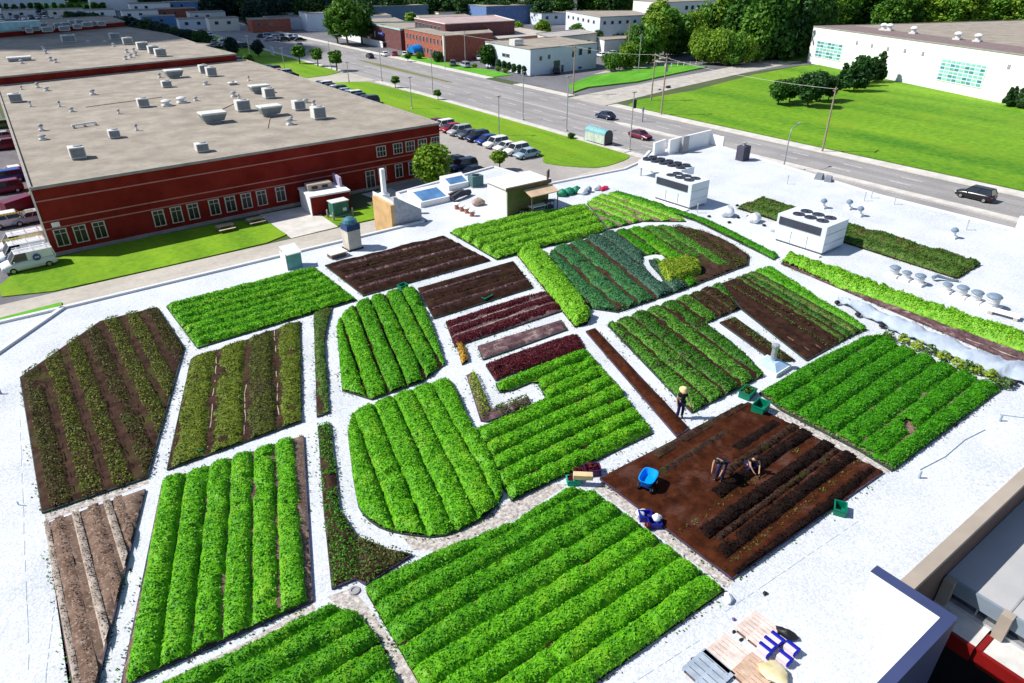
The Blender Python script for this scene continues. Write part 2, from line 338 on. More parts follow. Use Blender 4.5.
S_mid=soil('mid_brown_soil',(.020,.010,.007),(.060,.033,.024),c3=(.045,.05,.012),sc2=.7)
S_pale=soil('pale_brown_soil',(.10,.062,.045),(.20,.135,.105),c3=(.36,.30,.25),sc2=9)
S_black=soil('black_soil',(.006,.003,.003),(.018,.009,.007))  # near-black soil for the dark bands and furrows
S_grit=soil('gritty_furrow',(.20,.16,.13),(.46,.40,.35))
S_purp=soil('purplish_soil',(.055,.03,.035),(.15,.09,.10),c3=(.28,.22,.2),sc2=1.5)
M_edge=mat('edging_strip',(.055,.045,.085),rough=.5,var=.3)
M_edgeg=mat('dark_green_edging',(.03,.05,.05),rough=.6)
VA=math.radians(90)      # direction of world Y
def frame(poly,ang):
    d=(math.cos(ang),math.sin(ang)); n=(-d[1],d[0])
    us=[p[0]*d[0]+p[1]*d[1] for p in poly]; vs=[p[0]*n[0]+p[1]*n[1] for p in poly]
    return d,n,min(us),max(us),min(vs),max(vs)
HOLES=[]; BEDS=[]
def bed_sd(X,Y,poly):
    sd=poly_sd(X,Y,poly)
    for h in HOLES: sd=np.minimum(sd,-poly_sd(X,Y,h))
    return sd
def grid_mesh(name,poly,u0,u1,v0,v1,d,n,step,hf,m,parent,margin=0.0,origin=(0,0,0)):
    nu=max(2,int((u1-u0)/step)+2); nv=max(2,int((v1-v0)/step)+2)
    U,V=np.meshgrid(np.linspace(u0,u1,nu),np.linspace(v0,v1,nv)); X=U*d[0]+V*n[0]; Y=U*d[1]+V*n[1]
    sd=bed_sd(X,Y,poly); X,Y,m=snap_poly(X,Y,sd,poly,step*1.45) if not HOLES else (X,Y,np.zeros(X.shape,bool)); ok=(sd>margin)|m
    sd=np.where(m,0,sd); U2=X*d[0]+Y*d[1]; V2=X*n[0]+Y*n[1]; Z=hf(U2,V2,X,Y,sd)
    q=ok[:-1,:-1]&ok[:-1,1:]&ok[1:,:-1]&ok[1:,1:]
    idx=np.arange(nu*nv).reshape(nv,nu)
    fq=np.stack([idx[:-1,:-1][q],idx[:-1,1:][q],idx[1:,1:][q],idx[1:,:-1][q]],1)
    if len(fq)==0: return None
    used=np.unique(fq); remap=np.full(nu*nv,-1); remap[used]=np.arange(len(used)); fq=remap[fq]
    VV=np.stack([X.ravel()-origin[0],Y.ravel()-origin[1],Z.ravel()-origin[2]],1)[used]
    return VV,fq
def leaves(X,Y,Z,NX,NY,NZ,size,tilt=.7,asp=1.6):
    k=len(X); N=np.stack([NX,NY,NZ],1)+rng.normal(0,tilt,(k,3)); N/=np.linalg.norm(N,axis=1)[:,None]+1e-9
    A=np.cross(N,rng.normal(0,1,(k,3))); A/=np.linalg.norm(A,axis=1)[:,None]+1e-9; B=np.cross(N,A)
    s=(size*rng.uniform(.6,1.35,k))[:,None]; C=np.stack([X,Y,Z],1)
    q=np.stack([C-A*s*asp/2,C-B*s/2+N*s*.12,C+A*s*asp/2,C+B*s/2+N*s*.12],1).reshape(-1,3)
    return q,np.arange(k*4).reshape(k,4)
def make_bed(poly,ang,rows,label,soilm=S_dark,edge=M_edgeg,smoothit=0,ridge=.10,soil_n=None,furrow=None,rgrow=0,holes=(),group='planted beds of the roof farm'):
    """poly: world outline; rows: list of (frac0,frac1,leaf material or None,height,gap,leaf size,density,u-range)"""
    if smoothit: poly=smooth_poly(poly,smoothit)
    HOLES[:]=list(holes); BEDS.append((poly,soilm))
    d,n,u0,u1,v0,v1=frame(poly,ang)
    cx=sum(p[0] for p in poly)/len(poly); cy=sum(p[1] for p in poly)/len(poly)
    org=(cx,cy,RZ); root=empty('planting_bed',cx,cy,RZ,0,label,'planting bed',group)
    ns=soil_n or max(1,len(rows))
    def hs(U,V,X,Y,sd):
        t=(V-v0)/(v1-v0)*ns; w=.5-.5*np.cos(2*np.pi*t)
        return RZ+.05+.06*np.clip(sd/.15,0,1)+(ridge+rgrow*np.clip(1.15-t/ns*1.9,0,1))*w*np.clip(sd/.3,0,1)+.05*ridge/.1*(vnoise(X,Y,1.4,11)-.5)+.05*vnoise(X,Y,3.1,3)+.04*vnoise(X,Y,9,5)
    g=grid_mesh('soil',poly,u0,u1,v0,v1,d,n,.14,hs,soilm,root,0.0,org)
    if g: npmesh('soil',g[0],g[1],soilm,root,True)
    MB().prism([(p[0]-cx,p[1]-cy) for p in poly],.004,.075).build('soil_base',soilm,root)
    if edge:
        b=MB(); k=len(poly)
        for i in range(k):
            p,q=poly[i],poly[(i+1)%k]
            if math.hypot(p[0]-q[0],p[1]-q[1])>.05: b.wall((p[0]-cx,p[1]-cy),(q[0]-cx,q[1]-cy),0,.10,.045)
        b.build('edging',edge,root)
    if furrow is not None:   # pale gritty furrows between the rows
        b=MB(); fm,fr,fw=furrow
        for f in fr:
            vv=v0+(v1-v0)*f
            pts=[]
            for uu in np.arange(u0,u1,.35):
                x=uu*d[0]+vv*n[0]; y=uu*d[1]+vv*n[1]; wob=.03*math.sin(uu*1.7+f*20)+.02*math.sin(uu*4.3)
                x+=n[0]*wob; y+=n[1]*wob
                if poly_sd(np.array([x]),np.array([y]),poly)[0]>.2 and vnoise([uu],[f*37],.6,9)[0]>.22: pts.append((x-cx,y-cy,.13+.02*math.sin(uu*5)))
                else:
                    if len(pts)>2: b.tube([(p[0],p[1],p[2]) for p in pts],[fw*(.5+.5*vnoise([p[0]*3],[p[1]*3],1,4)[0]) for p in pts],6)
                    pts=[]
            if len(pts)>2: b.tube(pts,[fw*(.5+.5*vnoise([p[0]*3],[p[1]*3],1,4)[0]) for p in pts],6)
        if b.v: b.build('furrow',fm,root)
    for r in rows:
        if r is None: continue
        fa,fb,lm,h,gap,ls,dens=r[:7]; ur=r[7] if len(r)>7 else (0,1)
        if lm is None: continue
        pname=r[8] if len(r)>8 else 'crop_row'
        a=v0+(v1-v0)*fa; c=v0+(v1-v0)*fb; w=c-a; mid=(a+c)/2; hw=w/2*(1-gap)
        ua=u0+(u1-u0)*ur[0]; ub=u0+(u1-u0)*ur[1]; sdn=random.randint(1,9999)
        def prof(U,V,X,Y,sd):
            wob=.07*(vnoise(U,U*0,.45,sdn)-.5)*w+.07*(vnoise(U,U*0,1.7,sdn+1)-.5)*w
            wid=hw*(.90+.16*vnoise(U,U*0,1.3,sdn+2))
            t=np.abs(V-mid-wob)/wid
            pr=np.clip(1-t**4.2,.15 if gap<=.05 else -.2,1)
            e=np.clip((sd+.05)/.35,0,1); eu=np.clip(np.minimum(U-ua,ub-U)/.35,0,1)
            e=np.sqrt(e*eu)*(.55+.45*np.clip((vnoise(X,Y,1.15,sdn+9)-.10)/.10,0,1))
            patch=.80+.24*vnoise(X,Y,.9,sdn+3)+.16*vnoise(X,Y,2.1,sdn+4)
            return pr*e,h*pr*e*patch+.10*h*(vnoise(X,Y,4,sdn)-.5)+.26*h*(vnoise(X,Y,4.2,sdn+5)-.5)*(pr*e>0)
        lift=.13 if pname=='soil_ridge' else 0
        hz=lambda U,V,X,Y,sd: RZ+.10+lift+prof(U,V,X,Y,sd)[1]
        g=grid_mesh('x',poly,ua,ub,a,c,d,n,.16,hz,lm,root,0.0,org)
        if not g: continue
        near=max(.55,min(1.0,math.hypot(cx,cy)/38.0)); lsz=ls*.50*(.8+.2*near); area=(ub-ua)*w; k=int(area*dens*4.2)
        U=rng.uniform(ua,ub,k); V=rng.uniform(a,c,k); X=U*d[0]+V*n[0]; Y=U*d[1]+V*n[1]; sd=bed_sd(X,Y,poly)
        pr,z=prof(U,V,X,Y,sd); ok=(pr>.06)&(sd>-.02)
        if dens<=60 and lm is not L_seed: ok&=(vnoise(X,Y,.7,sdn+7)*.6+vnoise(X,Y,2.7,sdn+8)*.4)>.28+.14*np.abs(V-mid)/hw
        U,V,X,Y,z,pr=U[ok],V[ok],X[ok],Y[ok],z[ok],pr[ok]
        side=np.clip((V-mid)/hw,-1,1)**3
        q,fq=leaves(X-cx,Y-cy,z+.10+lift+(.10 if dens<=60 else 0)+rng.normal(0,.03+.1*h*.2,len(X)),n[0]*side*1.5,n[1]*side*1.5,np.ones(len(X)),np.full(len(X),lsz),tilt=.75)
        if dens<=60: VV,FF=q,fq
        else: VV=np.concatenate([g[0],q]); FF=np.concatenate([g[1],fq+len(g[0])])
        npmesh(pname,VV,FF,lm,root)
    return root
def even(nr,lm,h=.45,gap=.05,ls=.13,dens=120,ur=(0,1)):
    return [(i/nr,(i+1)/nr,lm,h,gap,ls,dens,ur) for i in range(nr)]
PX=lambda pts: PL(pts,RZ+.1)
PH=lambda pts: PL(pts,RZ+.2)
AY=R(90)
# west hexagon of olive seedlings
make_bed(PX([(157,307),(184,347),(147,477),(42,512),(20,377),(100,321)]),AY,[(i/7+.0,(i+1)/7-.03,L_seed if i%3 else L_olive,.14,.12,.12,60) for i in range(7)],'six-sided bed at the far left with thin olive rows between brown furrows',S_mid,furrow=(S_black,[1/7-.01,2/7-.01,3/7-.01,4/7-.01,5/7-.01,6/7-.01],.04),soil_n=7,ridge=.05)
make_bed(PX([(45,524),(145,489),(97,683),(78,760),(92,800)]),AY,[(.22,.30,S_pale,.06,.1,.09,65,(0,1),'soil_ridge'),(.33,.40,S_grit,.07,.2,.10,75,(0,1),'soil_ridge'),(.44,.54,S_pale,.06,.1,.09,65,(0,1),'soil_ridge'),(.62,.69,S_grit,.07,.2,.10,75,(0,1),'soil_ridge'),(.76,.84,S_pale,.05,.1,.09,65,(0,1),'soil_ridge'),(.89,.94,S_grit,.06,.2,.10,75,(0,1),'soil_ridge')],'narrow bare pinkish-brown bed with two pale gritty furrows, lower left corner',S_pale,furrow=None,soil_n=3,edge=M_edge)
a2=math.atan2(P(262,-20)[1],P(262,-20)[0])   # the letters lean this way
make_bed(PX([(191,359),(300,321),(301,421),(167,469)]),a2,[(i/4+.0,(i+1)/4-.025,L_seed if i!=1 else L_olive,.2,.04,.12,90) for i in range(4)],'bed of low dark olive rows between two bright green beds on the left',S_mid,furrow=(S_grit,[.24,.49,.74,.97],.045),soil_n=4)
make_bed(PH([(162,480),(303,434),(312,598),(120,684)]),a2,[(.92-(i+1)*.92/6+.06,.92-i*.92/6+.06,L_bright,.34,.05,.12,140) for i in range(6)],'bright green bed of six lush rows in the lower left, pale soil along its right',S_pale,edge=M_edge)
make_bed(PH([(166,305),(314,267),(356,298),(197,346)]),0,even(7,L_bright,.28,.12,.13,110),'long bright green bed at the top left beside the roof edge',S_dark)
make_bed(PH([(338,340),(337,322),(345,311),(360,302),(380,295),(412,287),(418,289),(437,340),(447,370),(344,407)]),R(74),[(i/6,(i+1)/6,L_bright2 if i<4 else L_bright,.36,.06,.13,120) for i in range(6)],'bright green bed with one rounded corner left of the dark brown beds',S_dark,smoothit=1)
make_bed(PH([(346,415),(370,405),(406,391),(443,378),(454,381),(468,420),(487,446),(505,488),(494,508),(466,525),(438,535),(408,532),(383,527),(365,515),(356,500)]),R(76),[(i/6,(i+1)/6,L_bright,.36,.0,.13,140) for i in range(6)],'green bed of tall leafy rows with a rounded near end, middle of the roof',S_dark,smoothit=1)
make_bed(PH([(496,383),(512,376),(586,349),(592,358),(600,365),(608,375),(620,388),(627,398),(635,410),(645,421),(652,431),(512,498),(500,480),(488,447),(477,428),(512,413),(547,398),(541,386),(536,378),(512,388),(500,390)]),0,[(i/8,(i+1)/8,L_bright,.34,.10,.13,130) for i in range(8)],'green bed of eight rows wrapping round the white gravel notch in the centre',S_dark)
make_bed(PX([(486,365),(512,354),(565,338),(577,335),(584,348),(540,364),(512,373),(496,380)]),0,[(0,1,L_maroon,.22,.0,.13,130)],'single broad row of dark maroon lettuce just above the green rows',S_dark,furrow=(S_purp,[.42],.05))
make_bed(PX([(446,322),(455,346),(512,327),(563,310),(546,292),(512,300)]),0,[(.03,.34,L_maroon,.2,.06,.12,120),(.38,.66,L_maroon,.2,.1,.12,110),(.7,.98,L_maroon,.18,.1,.12,100)],'bed of three maroon lettuce rows with pale furrows between them',S_purp,furrow=(S_grit,[.36,.68],.08))
make_bed(PX([(478,346),(512,335),(561,320),(567,329),(512,349),(483,359)]),0,[],'small bare brown strip bed framed by white gravel',S_purp,furrow=(S_grit,[.5],.1),soil_n=3)
make_bed(PX([(418,288),(513,261),(533,287),(434,318)]),0,[(.2,.24,S_purp,.1,.1,.1,70,(.05,.9),'soil_ridge'),(.45,.5,S_mid,.1,.1,.1,70,(.1,1),'soil_ridge'),(.72,.76,S_purp,.1,.1,.1,70,(0,.8),'soil_ridge')],'bare dark brown bed with black furrows below the upper bare bed',S_dark,soil_n=4,ridge=.16)
make_bed(PX([(325,265),(443.5,236),(490,260),(363.5,295)]),0,[(k/6-.025,k/6+.02,S_purp if k%2 else S_mid,.10,.1,.1,70,(.02,.97),'soil_ridge') for k in range(1,6)],'bare dark brown bed nearest the roof edge and the metal chimney',S_dark,soil_n=6,ridge=.2,furrow=None)
make_bed(PH([(450,231),(506,219),(562,209),(585,204),(606,229),(582,237),(537,247),(497,258)]),0,even(5,L_lime,.4,.1,.15,100),'lime green bed of leafy rows below the cream rooftop shed',S_dark)
make_bed(PX([(587,203),(597,197),(612,194),(652,207),(686,221),(642,221),(608,228.5)]),AY,[(i/6+.02,(i+1)/6-.03,L_lime if i<4 else L_bright2,.3,.12,.14,80) for i in range(6)],'patchy lime green bed with pale stripes at the far tip of the garden',S_pale,furrow=(S_grit,[.5,.67,.84],.08))
make_bed(PH([(517,253),(538,247),(560,270),(591,315),(587,322),(575,325)]),math.atan2(*(lambda p,q:(q[1]-p[1],q[0]-p[0]))(P(583,320,8),P(527,250,8))),[(0,1,L_lime,.7,.05,.14,170)],'thick lime green hedge row leading down to the path crossing',S_dark,edge=None)
make_bed(PX([(613,193.5),(616,192),(700,217),(778,256),(774,259),(697,221)]),AY,[(0,1,L_deep,.3,.0,.12,110)],'thin dark green strip along the east edge of the garden',S_mid)
# the big rounded letter with the bowl
B17=PX([(549,257),(552,250),(562,246),(602,235),(637,228),(672,226),(697,229),(727,240),(757,261),(720,275),(667,295),(599.5,317.5),(567,282)])
R17=[(0,.10,L_teal,.28,.1,.13,120),(.10,.20,L_teal,.28,.1,.13,120),(.20,.30,L_teal,.3,.1,.13,120),(.31,.41,L_blue,.34,.05,.13,130),(.41,.50,L_blue,.34,.05,.13,130),
 (.50,.57,L_deep,.3,.05,.13,120),(.57,.67,L_bright2,.3,.05,.13,110,(.45,1)),(.67,.75,L_mixed,.28,.05,.13,100,(.45,1)),(.75,.83,L_mixed,.25,.1,.13,90,(.3,1)),(.83,.92,L_olive,.15,.1,.12,60),(.93,1,L_olive,.1,.2,.1,30)]
R17=[(1-r[1],1-r[0])+tuple(r[2:]) for r in R17]
a17=R(73)
bowl=smooth_poly(PX([(637,259),(660,254),(668,262),(676,267),(672,270),(664,266),(656,259),(646,262),(664,281),(659,284)]),1)
make_bed(B17,a17,R17,'big bed with a curved top planted in blue-green, teal and mid green rows',S_mid,smoothit=1,holes=[bowl])
bowl=smooth_poly(PX([(637,259),(660,254),(668,262),(676,267),(672,270),(664,266),(656,259),(646,262),(664,281),(659,284)]),1)
tag(MB().prism(bowl,RZ+.02,RZ+.17).build('gravel_patch',M_gravel),'curved white gravel patch inside the big rounded bed','gravel patch')
make_bed(PX([(655,264),(668,266),(690,262),(704,273),(690,281),(672,289),(664,283)]),0,[(0,1,L_yellow,.75,.0,.15,150)],'bushy yellow-green herbs beside the curved gravel patch',S_mid,edge=None,smoothit=1)
# the right-hand letter: two legs round a gravel notch
a18=R(76)
leg1=PX([(608,325),(720,284),(740,308),(705,323),(731,341),(763,375),(692,412)])
L_dkmix=leafmat('dark_mixed_leaf',(.010,.055,.006),(.06,.22,.015),c3=(.045,.012,.010),scale=5,sc2=1.2)
L_redbr=leafmat('reddish_brown_leaf',(.03,.012,.008),(.07,.05,.015),c3=(.03,.12,.01),scale=5,sc2=1.6)
make_bed(leg1,a18,[(0,.09,L_dkmix,.3,.08,.14,120),(.10,.19,L_redbr,.25,.1,.14,90),(.20,.29,L_redbr,.22,.1,.13,80),(.30,.41,L_mixed,.3,.08,.14,120),(.42,.53,L_dkmix,.3,.08,.14,110),(.54,.65,L_mixed,.3,.08,.14,120),(.66,.77,L_dkmix,.32,.08,.15,120),(.78,.88,L_mixed,.32,.08,.15,120),(.89,1,L_mixed,.32,.08,.15,120)],'wide bed of mixed green and brown leaf rows behind the standing worker',S_dark)
leg2=PX([(722,283),(769,267),(866,329),(850,336),(807,360),(742,309)])
make_bed(leg2,a18,[(0,.10,L_bright2,.28,.06,.13,110),(.115,.22,L_bright2,.3,.08,.13,120),(.235,.33,L_weedy,.24,.1,.12,90),(.345,.43,L_dkmix,.22,.1,.12,90),(.45,.53,L_weedy,.18,.15,.12,80),(.56,.63,L_redbr,.12,.2,.12,60),(.66,.71,L_weedy,.1,.2,.1,40)],'bed striped from bright green to bare brown right of the gravel notch',S_dark,furrow=(S_pale,[.545,.645,.76,.88],.03),soil_n=9)
make_bed(PX([(720,322),(735,317),(795,360),(775,361)]),math.atan2(*(lambda p,q:(q[1]-p[1],q[0]-p[0]))(P(785,360,8),P(727,320,8))),[(.1,.9,L_weedy,.12,.3,.1,50)],'narrow dark bed between the two gravel legs beside the small exhaust stack',S_dark)
make_bed(PH([(760,391),(800,368),(862,338),(885,334),(893,342),(940,362),(1001,388),(893,468),(860,448),(782,408)]),R(2),[(i/7,(i+1)/7,L_deep,.32,.02,.13,130,(0,1)) for i in range(7)],'deep green bed of dense rows right of the bare reddish bed',S_pale,holes=[smooth_poly(PX([(901,424),(907,420),(914,428),(915,434),(906,434)]),1)])
make_bed(PX([(586,331),(595,328),(689,428),(677,436)]),math.atan2(*(lambda p,q:(q[1]-p[1],q[0]-p[0]))(P(683,430,8),P(590,330,8))),[],'thin bare reddish strip running down to the big bare bed',S_red,soil_n=1,edge=M_edge)
make_bed(PX([(600,478),(748,402),(883,472),(732,578)]),R(2),[(.03,.09,S_black,.12,.1,.12,70,(.02,.98),'soil_ridge'),(.10,.15,L_weedy,.10,.2,.1,20),(.16,.24,S_black,.14,.1,.12,70,(.05,1),'soil_ridge'),(.245,.29,S_mid,.16,.2,.12,75,(.1,.97),'soil_ridge'),(.30,.38,S_black,.14,.1,.12,70,(.08,1),'soil_ridge'),(.39,.44,L_weedy,.10,.2,.1,14),(.45,.53,S_black,.14,.1,.12,70,(.3,1),'soil_ridge'),(.54,.60,S_mid,.14,.2,.12,75,(.45,1),'soil_ridge'),(.63,.70,S_black,.10,.3,.10,65,(.62,.95),'soil_ridge'),(.78,.83,S_mid,.07,.4,.09,61,(.1,.7),'soil_ridge'),(.9,.96,S_mid,.07,.4,.09,61,(.3,.95),'soil_ridge')],'large bare reddish-brown bed where the two workers stoop',S_red,ridge=.08,rgrow=.12,soil_n=7,edge=M_edge)
make_bed(PH([(366,590),(366,584),(433,553),(512,522.6),(569.5,487.5),(592,490),(725,588),(585,687),(500,745),(430,700)]),R(0),[(i/8,(i+1)/8,L_bright2 if i>3 else L_bright,.36,.02,.12,150) for i in range(8)],'largest green bed, tall rows running to the bottom centre edge of the picture',S_dark,edge=None)
make_bed(PH([(120,705),(162,683),(220,659),(256,642),(330,605),(358,612),(380,640),(398,683),(430,745),(200,800)]),R(2),[(i/7,(i+1)/7,L_bright2,.36,.03,.12,150) for i in range(7)],'green bed cut off by the bottom edge at the lower left',S_dark,edge=None)
make_bed(PX([(314,314),(332,307),(327,325),(324,340),(328.5,412),(317,416)]),a2,[(0,1,L_weedy,.2,.1,.12,80)],'slim weedy strip between the olive bed and the rounded green bed',S_mid,edge=M_edge)
make_bed(PX([(318,426),(330,423),(340,510),(357,536),(388,549),(412,554),(366,584),(356,578),(332,588),(324,510)]),a2,[(0,.3,L_weedy,.16,.0,.13,60),(.3,.65,L_weedy,.18,.0,.13,60),(.65,1,L_deep,.14,.0,.12,58)],'weedy triangle of brownish green ground cover beside the curved path',S_mid,edge=M_edge)
make_bed(PX([(467,375),(474,372),(490,410),(527,397),(531,405),(487,421),(481,420)]),R(45),[(0,.5,L_weedy,.25,.1,.14,60),(.5,1,L_yellow,.25,.1,.14,60)],'tiny L-shaped flower bed inside the gravel notch',S_purp,edge=M_edge)
make_bed(PX([(457,345),(463,343),(468,360),(462,364)]),R(75),[(0,1,L_flower,.3,.1,.12,120)],'little patch of orange flowers under the maroon rows',S_mid,edge=None)
# dirty stretches of the gravel paths
M_dirt=mat('dirty_gravel',(.24,.20,.18),rough=.95,c2=(.60,.58,.57),scale=6,detail=10,c3=(.14,.11,.09),scale2=9)
def dirt(pts,lab):
    tag(MB().sheet(PL(pts,RZ),RZ+.004).build('gravel_path',M_dirt),kind='structure')
dirt([(400,533),(436,540),(466,529),(494,512),(512,499),(548,484),(569,484),(512,521),(470,538),(440,551),(412,550)],'')
dirt([(594,488),(602,482),(734,580),(727,588)],''); dirt([(752,402),(757,398),(893,470),(886,474)],''); dirt([(150,688),(250,640),(312,603),(318,612),(222,660),(165,692)],'')
dirt([(327,597),(352,588),(372,612),(425,690),(400,690),(378,640)],''); dirt([(44,513),(146,478),(150,483),(46,522)],'')
# outer strips beyond the garden
make_bed(PX([(738,208),(762,199),(980,264),(957,278)]),AY,[(0,.45,L_weedy,.35,.0,.16,90),(.5,1,L_weedy,.4,.05,.16,100)],'long weedy green and brown strip standing alone beyond the big air handler',S_mid,edge=None)
make_bed(PX([(781,263),(787,259),(1024,345),(1140,395),(1180,440),(1024,366)]),AY,[(.0,.36,L_lime,.8,.05,.15,170)],'tall green hedge with bare purple-brown soil along the white row cover',S_purp,furrow=(S_grit,[.52,.74],.07),soil_n=4,edge=None)

# crumbs of soil and torn leaves spilled round the beds
X=[];Y=[]
for poly,_ in BEDS:
    for i in range(len(poly)):
        p,q=poly[i],poly[(i+1)%len(poly)]; L_=math.hypot(q[0]-p[0],q[1]-p[1]); k=int(L_*26)
        t=rng.uniform(0,1,k); X.append(p[0]+(q[0]-p[0])*t+rng.normal(0,.13,k)); Y.append(p[1]+(q[1]-p[1])*t+rng.normal(0,.13,k))
X=np.concatenate(X);Y=np.concatenate(Y); cl_=vnoise(X,Y,.6,77)>.42; X=X[cl_];Y=Y[cl_]; k=len(X); h_=k*2//3
for a_,b_,m_,nm,lb in ((0,h_,S_mid,'spilled_soil','crumbs of brown soil spilled along the edges of the beds'),(h_,k,L_bright2,'fallen_leaves','torn green leaves lying along the edges of the beds')):
    pass
perm=rng.permutation(k); X=X[perm];Y=Y[perm]
for a_,b_,m_,nm,lb in ((0,h_,S_mid,'spilled_soil','crumbs of brown soil spilled along the edges of the beds'),(h_,k,L_bright2,'fallen_leaves','torn green leaves lying along the edges of the beds')):
    n_=b_-a_; q,f=leaves(X[a_:b_],Y[a_:b_],np.full(n_,RZ+.03),np.zeros(n_),np.zeros(n_),np.ones(n_),np.full(n_,.055),tilt=.35); tag(npmesh(nm,q,f,m_),lb,'debris',kind='stuff')
# ================================================================== SETTING ON THE GROUND
G_field=streak_mat('far_ground',(.05,.085,.03),(.10,.12,.06),0,(.02,.02),fine=.05)
G_lawn=streak_mat('lawn_grass',(.085,.20,.006),(.185,.34,.012),R(90),(.03,.25),fine=1.6,bump=.4)
G_lawn2=streak_mat('mown_grass',(.045,.165,.006),(.18,.34,.014),R(86),(.012,.10),fine=.9,bump=.4)
G_rough=streak_mat('rough_grass',(.06,.24,.012),(.13,.38,.03),R(20),(.1,.4),fine=2,bump=.5)
G_asph=streak_mat('pale_asphalt',(.22,.215,.22),(.34,.325,.325),R(90),(.02,.5),fine=2.5)
G_lot=streak_mat('lot_asphalt',(.27,.25,.24),(.39,.37,.35),0,(.06,.1),fine=1.2)
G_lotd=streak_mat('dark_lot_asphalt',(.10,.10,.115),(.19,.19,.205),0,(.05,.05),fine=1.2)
G_drive=streak_mat('driveway_concrete',(.36,.33,.29),(.50,.47,.42),0,(.08,.4),fine=1.6)
G_walk=mat('sidewalk_concrete',(.46,.44,.41),rough=.9,c2=(.60,.58,.55),scale=.6,detail=8)
G_gravel=mat('gravel_lane',(.33,.31,.28),rough=.95,c2=(.48,.45,.41),scale=.5,detail=9)
M_paint=mat('road_paint',(.75,.75,.74),rough=.7,c2=(.5,.5,.5),scale=1.5)
structure('ground',[rect(-1200,-300,2400,2600)],G_field,-.02)
structure('parking_lot',[rect(40,57,81.7,560)],G_lot,.0)
structure('parking_lot',[rect(-40,49,1.2,400)],G_lotd,.0)
structure('parking_lot',[rect(110.8,124,260,330)],G_lotd,.0)
structure('parking_lot',[rect(-100,292,108,760)],G_lotd,.004)
structure('driveway',[[(-40,50),(66,53.5),(83.4,58),(83.4,78),(66,74.3),(30,74.4),(-4,73.6),(-40,73)]],G_drive,.008)
structure('driveway',[[(66,178.5),(83.4,172),(83.4,190),(66,186.5)]],G_drive,.008)
structure('road',[rect(83.2,-60,107.2,900)],G_asph,.012)
structure('road',[[(107,112),(135,118),(172,124.5),(205,129),(230,150),(230,158),(200,138),(170,133),(135,128),(107,124)]],G_gravel,.016)
structure('sidewalk',[rect(81.5,-60,83.0,56.5),rect(81.5,80,83.0,171),rect(81.5,191,83.0,500)],G_walk,0,.13)
structure('sidewalk',[rect(107.4,-60,110.2,111.5),rect(107.4,125,110.0,146),rect(107.4,158,110,800)],G_walk,0,.13)
structure('median',[[(96.2,-60),(97.5,-60),(97.6,96),(96.9,98.5),(96.2,96)]],G_walk,.0,.15)
structure('median',[[(96.2,160),(97.0,158),(97.6,200),(96.6,214),(95.6,200)]],streak_mat('dry_grass',(.12,.13,.05),(.22,.22,.09),0),.0,.15)
def dashes(x,y0,y1,step=9,ln=3):
    b=MB(); y=y0
    while y<y1: b.sheet(rect(x-.08,y,x+.08,y+ln),.020); y+=step
    return b
b=MB()
for x in (87.6,92,101,104.2):
    bb=dashes(x,-20,300); b.add(bb.v,bb.f)
b.sheet(rect(95.2,98,95.35,137),.02); b.sheet(rect(83.5,-50,83.62,170),.02); b.sheet(rect(95.7,-50,95.82,95),.02)
tag(b.build('road_markings',M_paint),kind='structure')
structure('sidewalk_patch',[[(81.4,56),(83.2,56),(83.2,80),(81.4,80)]],G_walk,.02)
# lawns
structure('lawn',[smooth_poly([(72,75.4),(77,76.2),(80,77.2),(81.4,79),(81.4,170),(76,174.5),(70,176),(69.6,170),(69.6,86.0),(67.2,83.6),(67.0,82),(69,78.5)],1)],G_lawn,0,.10)
structure('lawn',[[(69.6,187),(76,188),(81.4,192),(81.4,330),(60,330),(60,235),(69.5,214)]],G_lawn,0,.10)
structure('lawn',[smooth_poly([(-4.4,73.9),(12,74.1),(23.4,74.6),(23.0,79),(23.0,84.2),(.6,84.0),(-4.4,80)],1)],G_lawn,0,.10)
structure('lawn',[[(29.2,75.0),(31.8,74.6),(47,75.0),(47,79.5),(29.2,79.2)]],G_lawn,0,.10)
structure('lawn',[PL([(-60,333),(0,319),(62,303),(62,306.5),(0,324),(-60,340)])],G_rough,0,.12)
structure('lawn',[[(83.2,-60),(83.2,56),(82.8,56),(73,50),(70.2,50),(67.2,31),(67.2,-60)]],G_rough,0,.07)
structure('lawn',[[(111.0,-60),(111.0,109),(117,112.3),(137,113.2),(170,120.5),(197,123),(202,121.2),(178.5,60),(140,-60)]],G_lawn2,0,.12)
structure('lawn',[[(112,128),(119,131),(135,130),(171,137.4),(166,146),(150,146),(131,143.5),(117,136)]],G_rough,0,.35)
structure('lawn',[rect(110.5,159,117,176)],G_rough,0,.12)
structure('lawn',[rect(110.2,176,116.2,215)],G_rough,0,.12)
structure('lawn',[[(200,131),(212,129),(250,175),(232,185)]],G_lawn2,0,.12)
structure('path',[[(135,147),(166,147),(176,160),(170,166),(150,153)]],G_gravel,.02)
structure('path',[[(23.3,74.4),(29.2,74.8),(29.2,80),(33,84.6),(23,84.6)]],G_walk,.02)
structure('path',[[(38,79.4),(41.5,79.4),(41.5,85),(37,85)]],G_walk,.02)
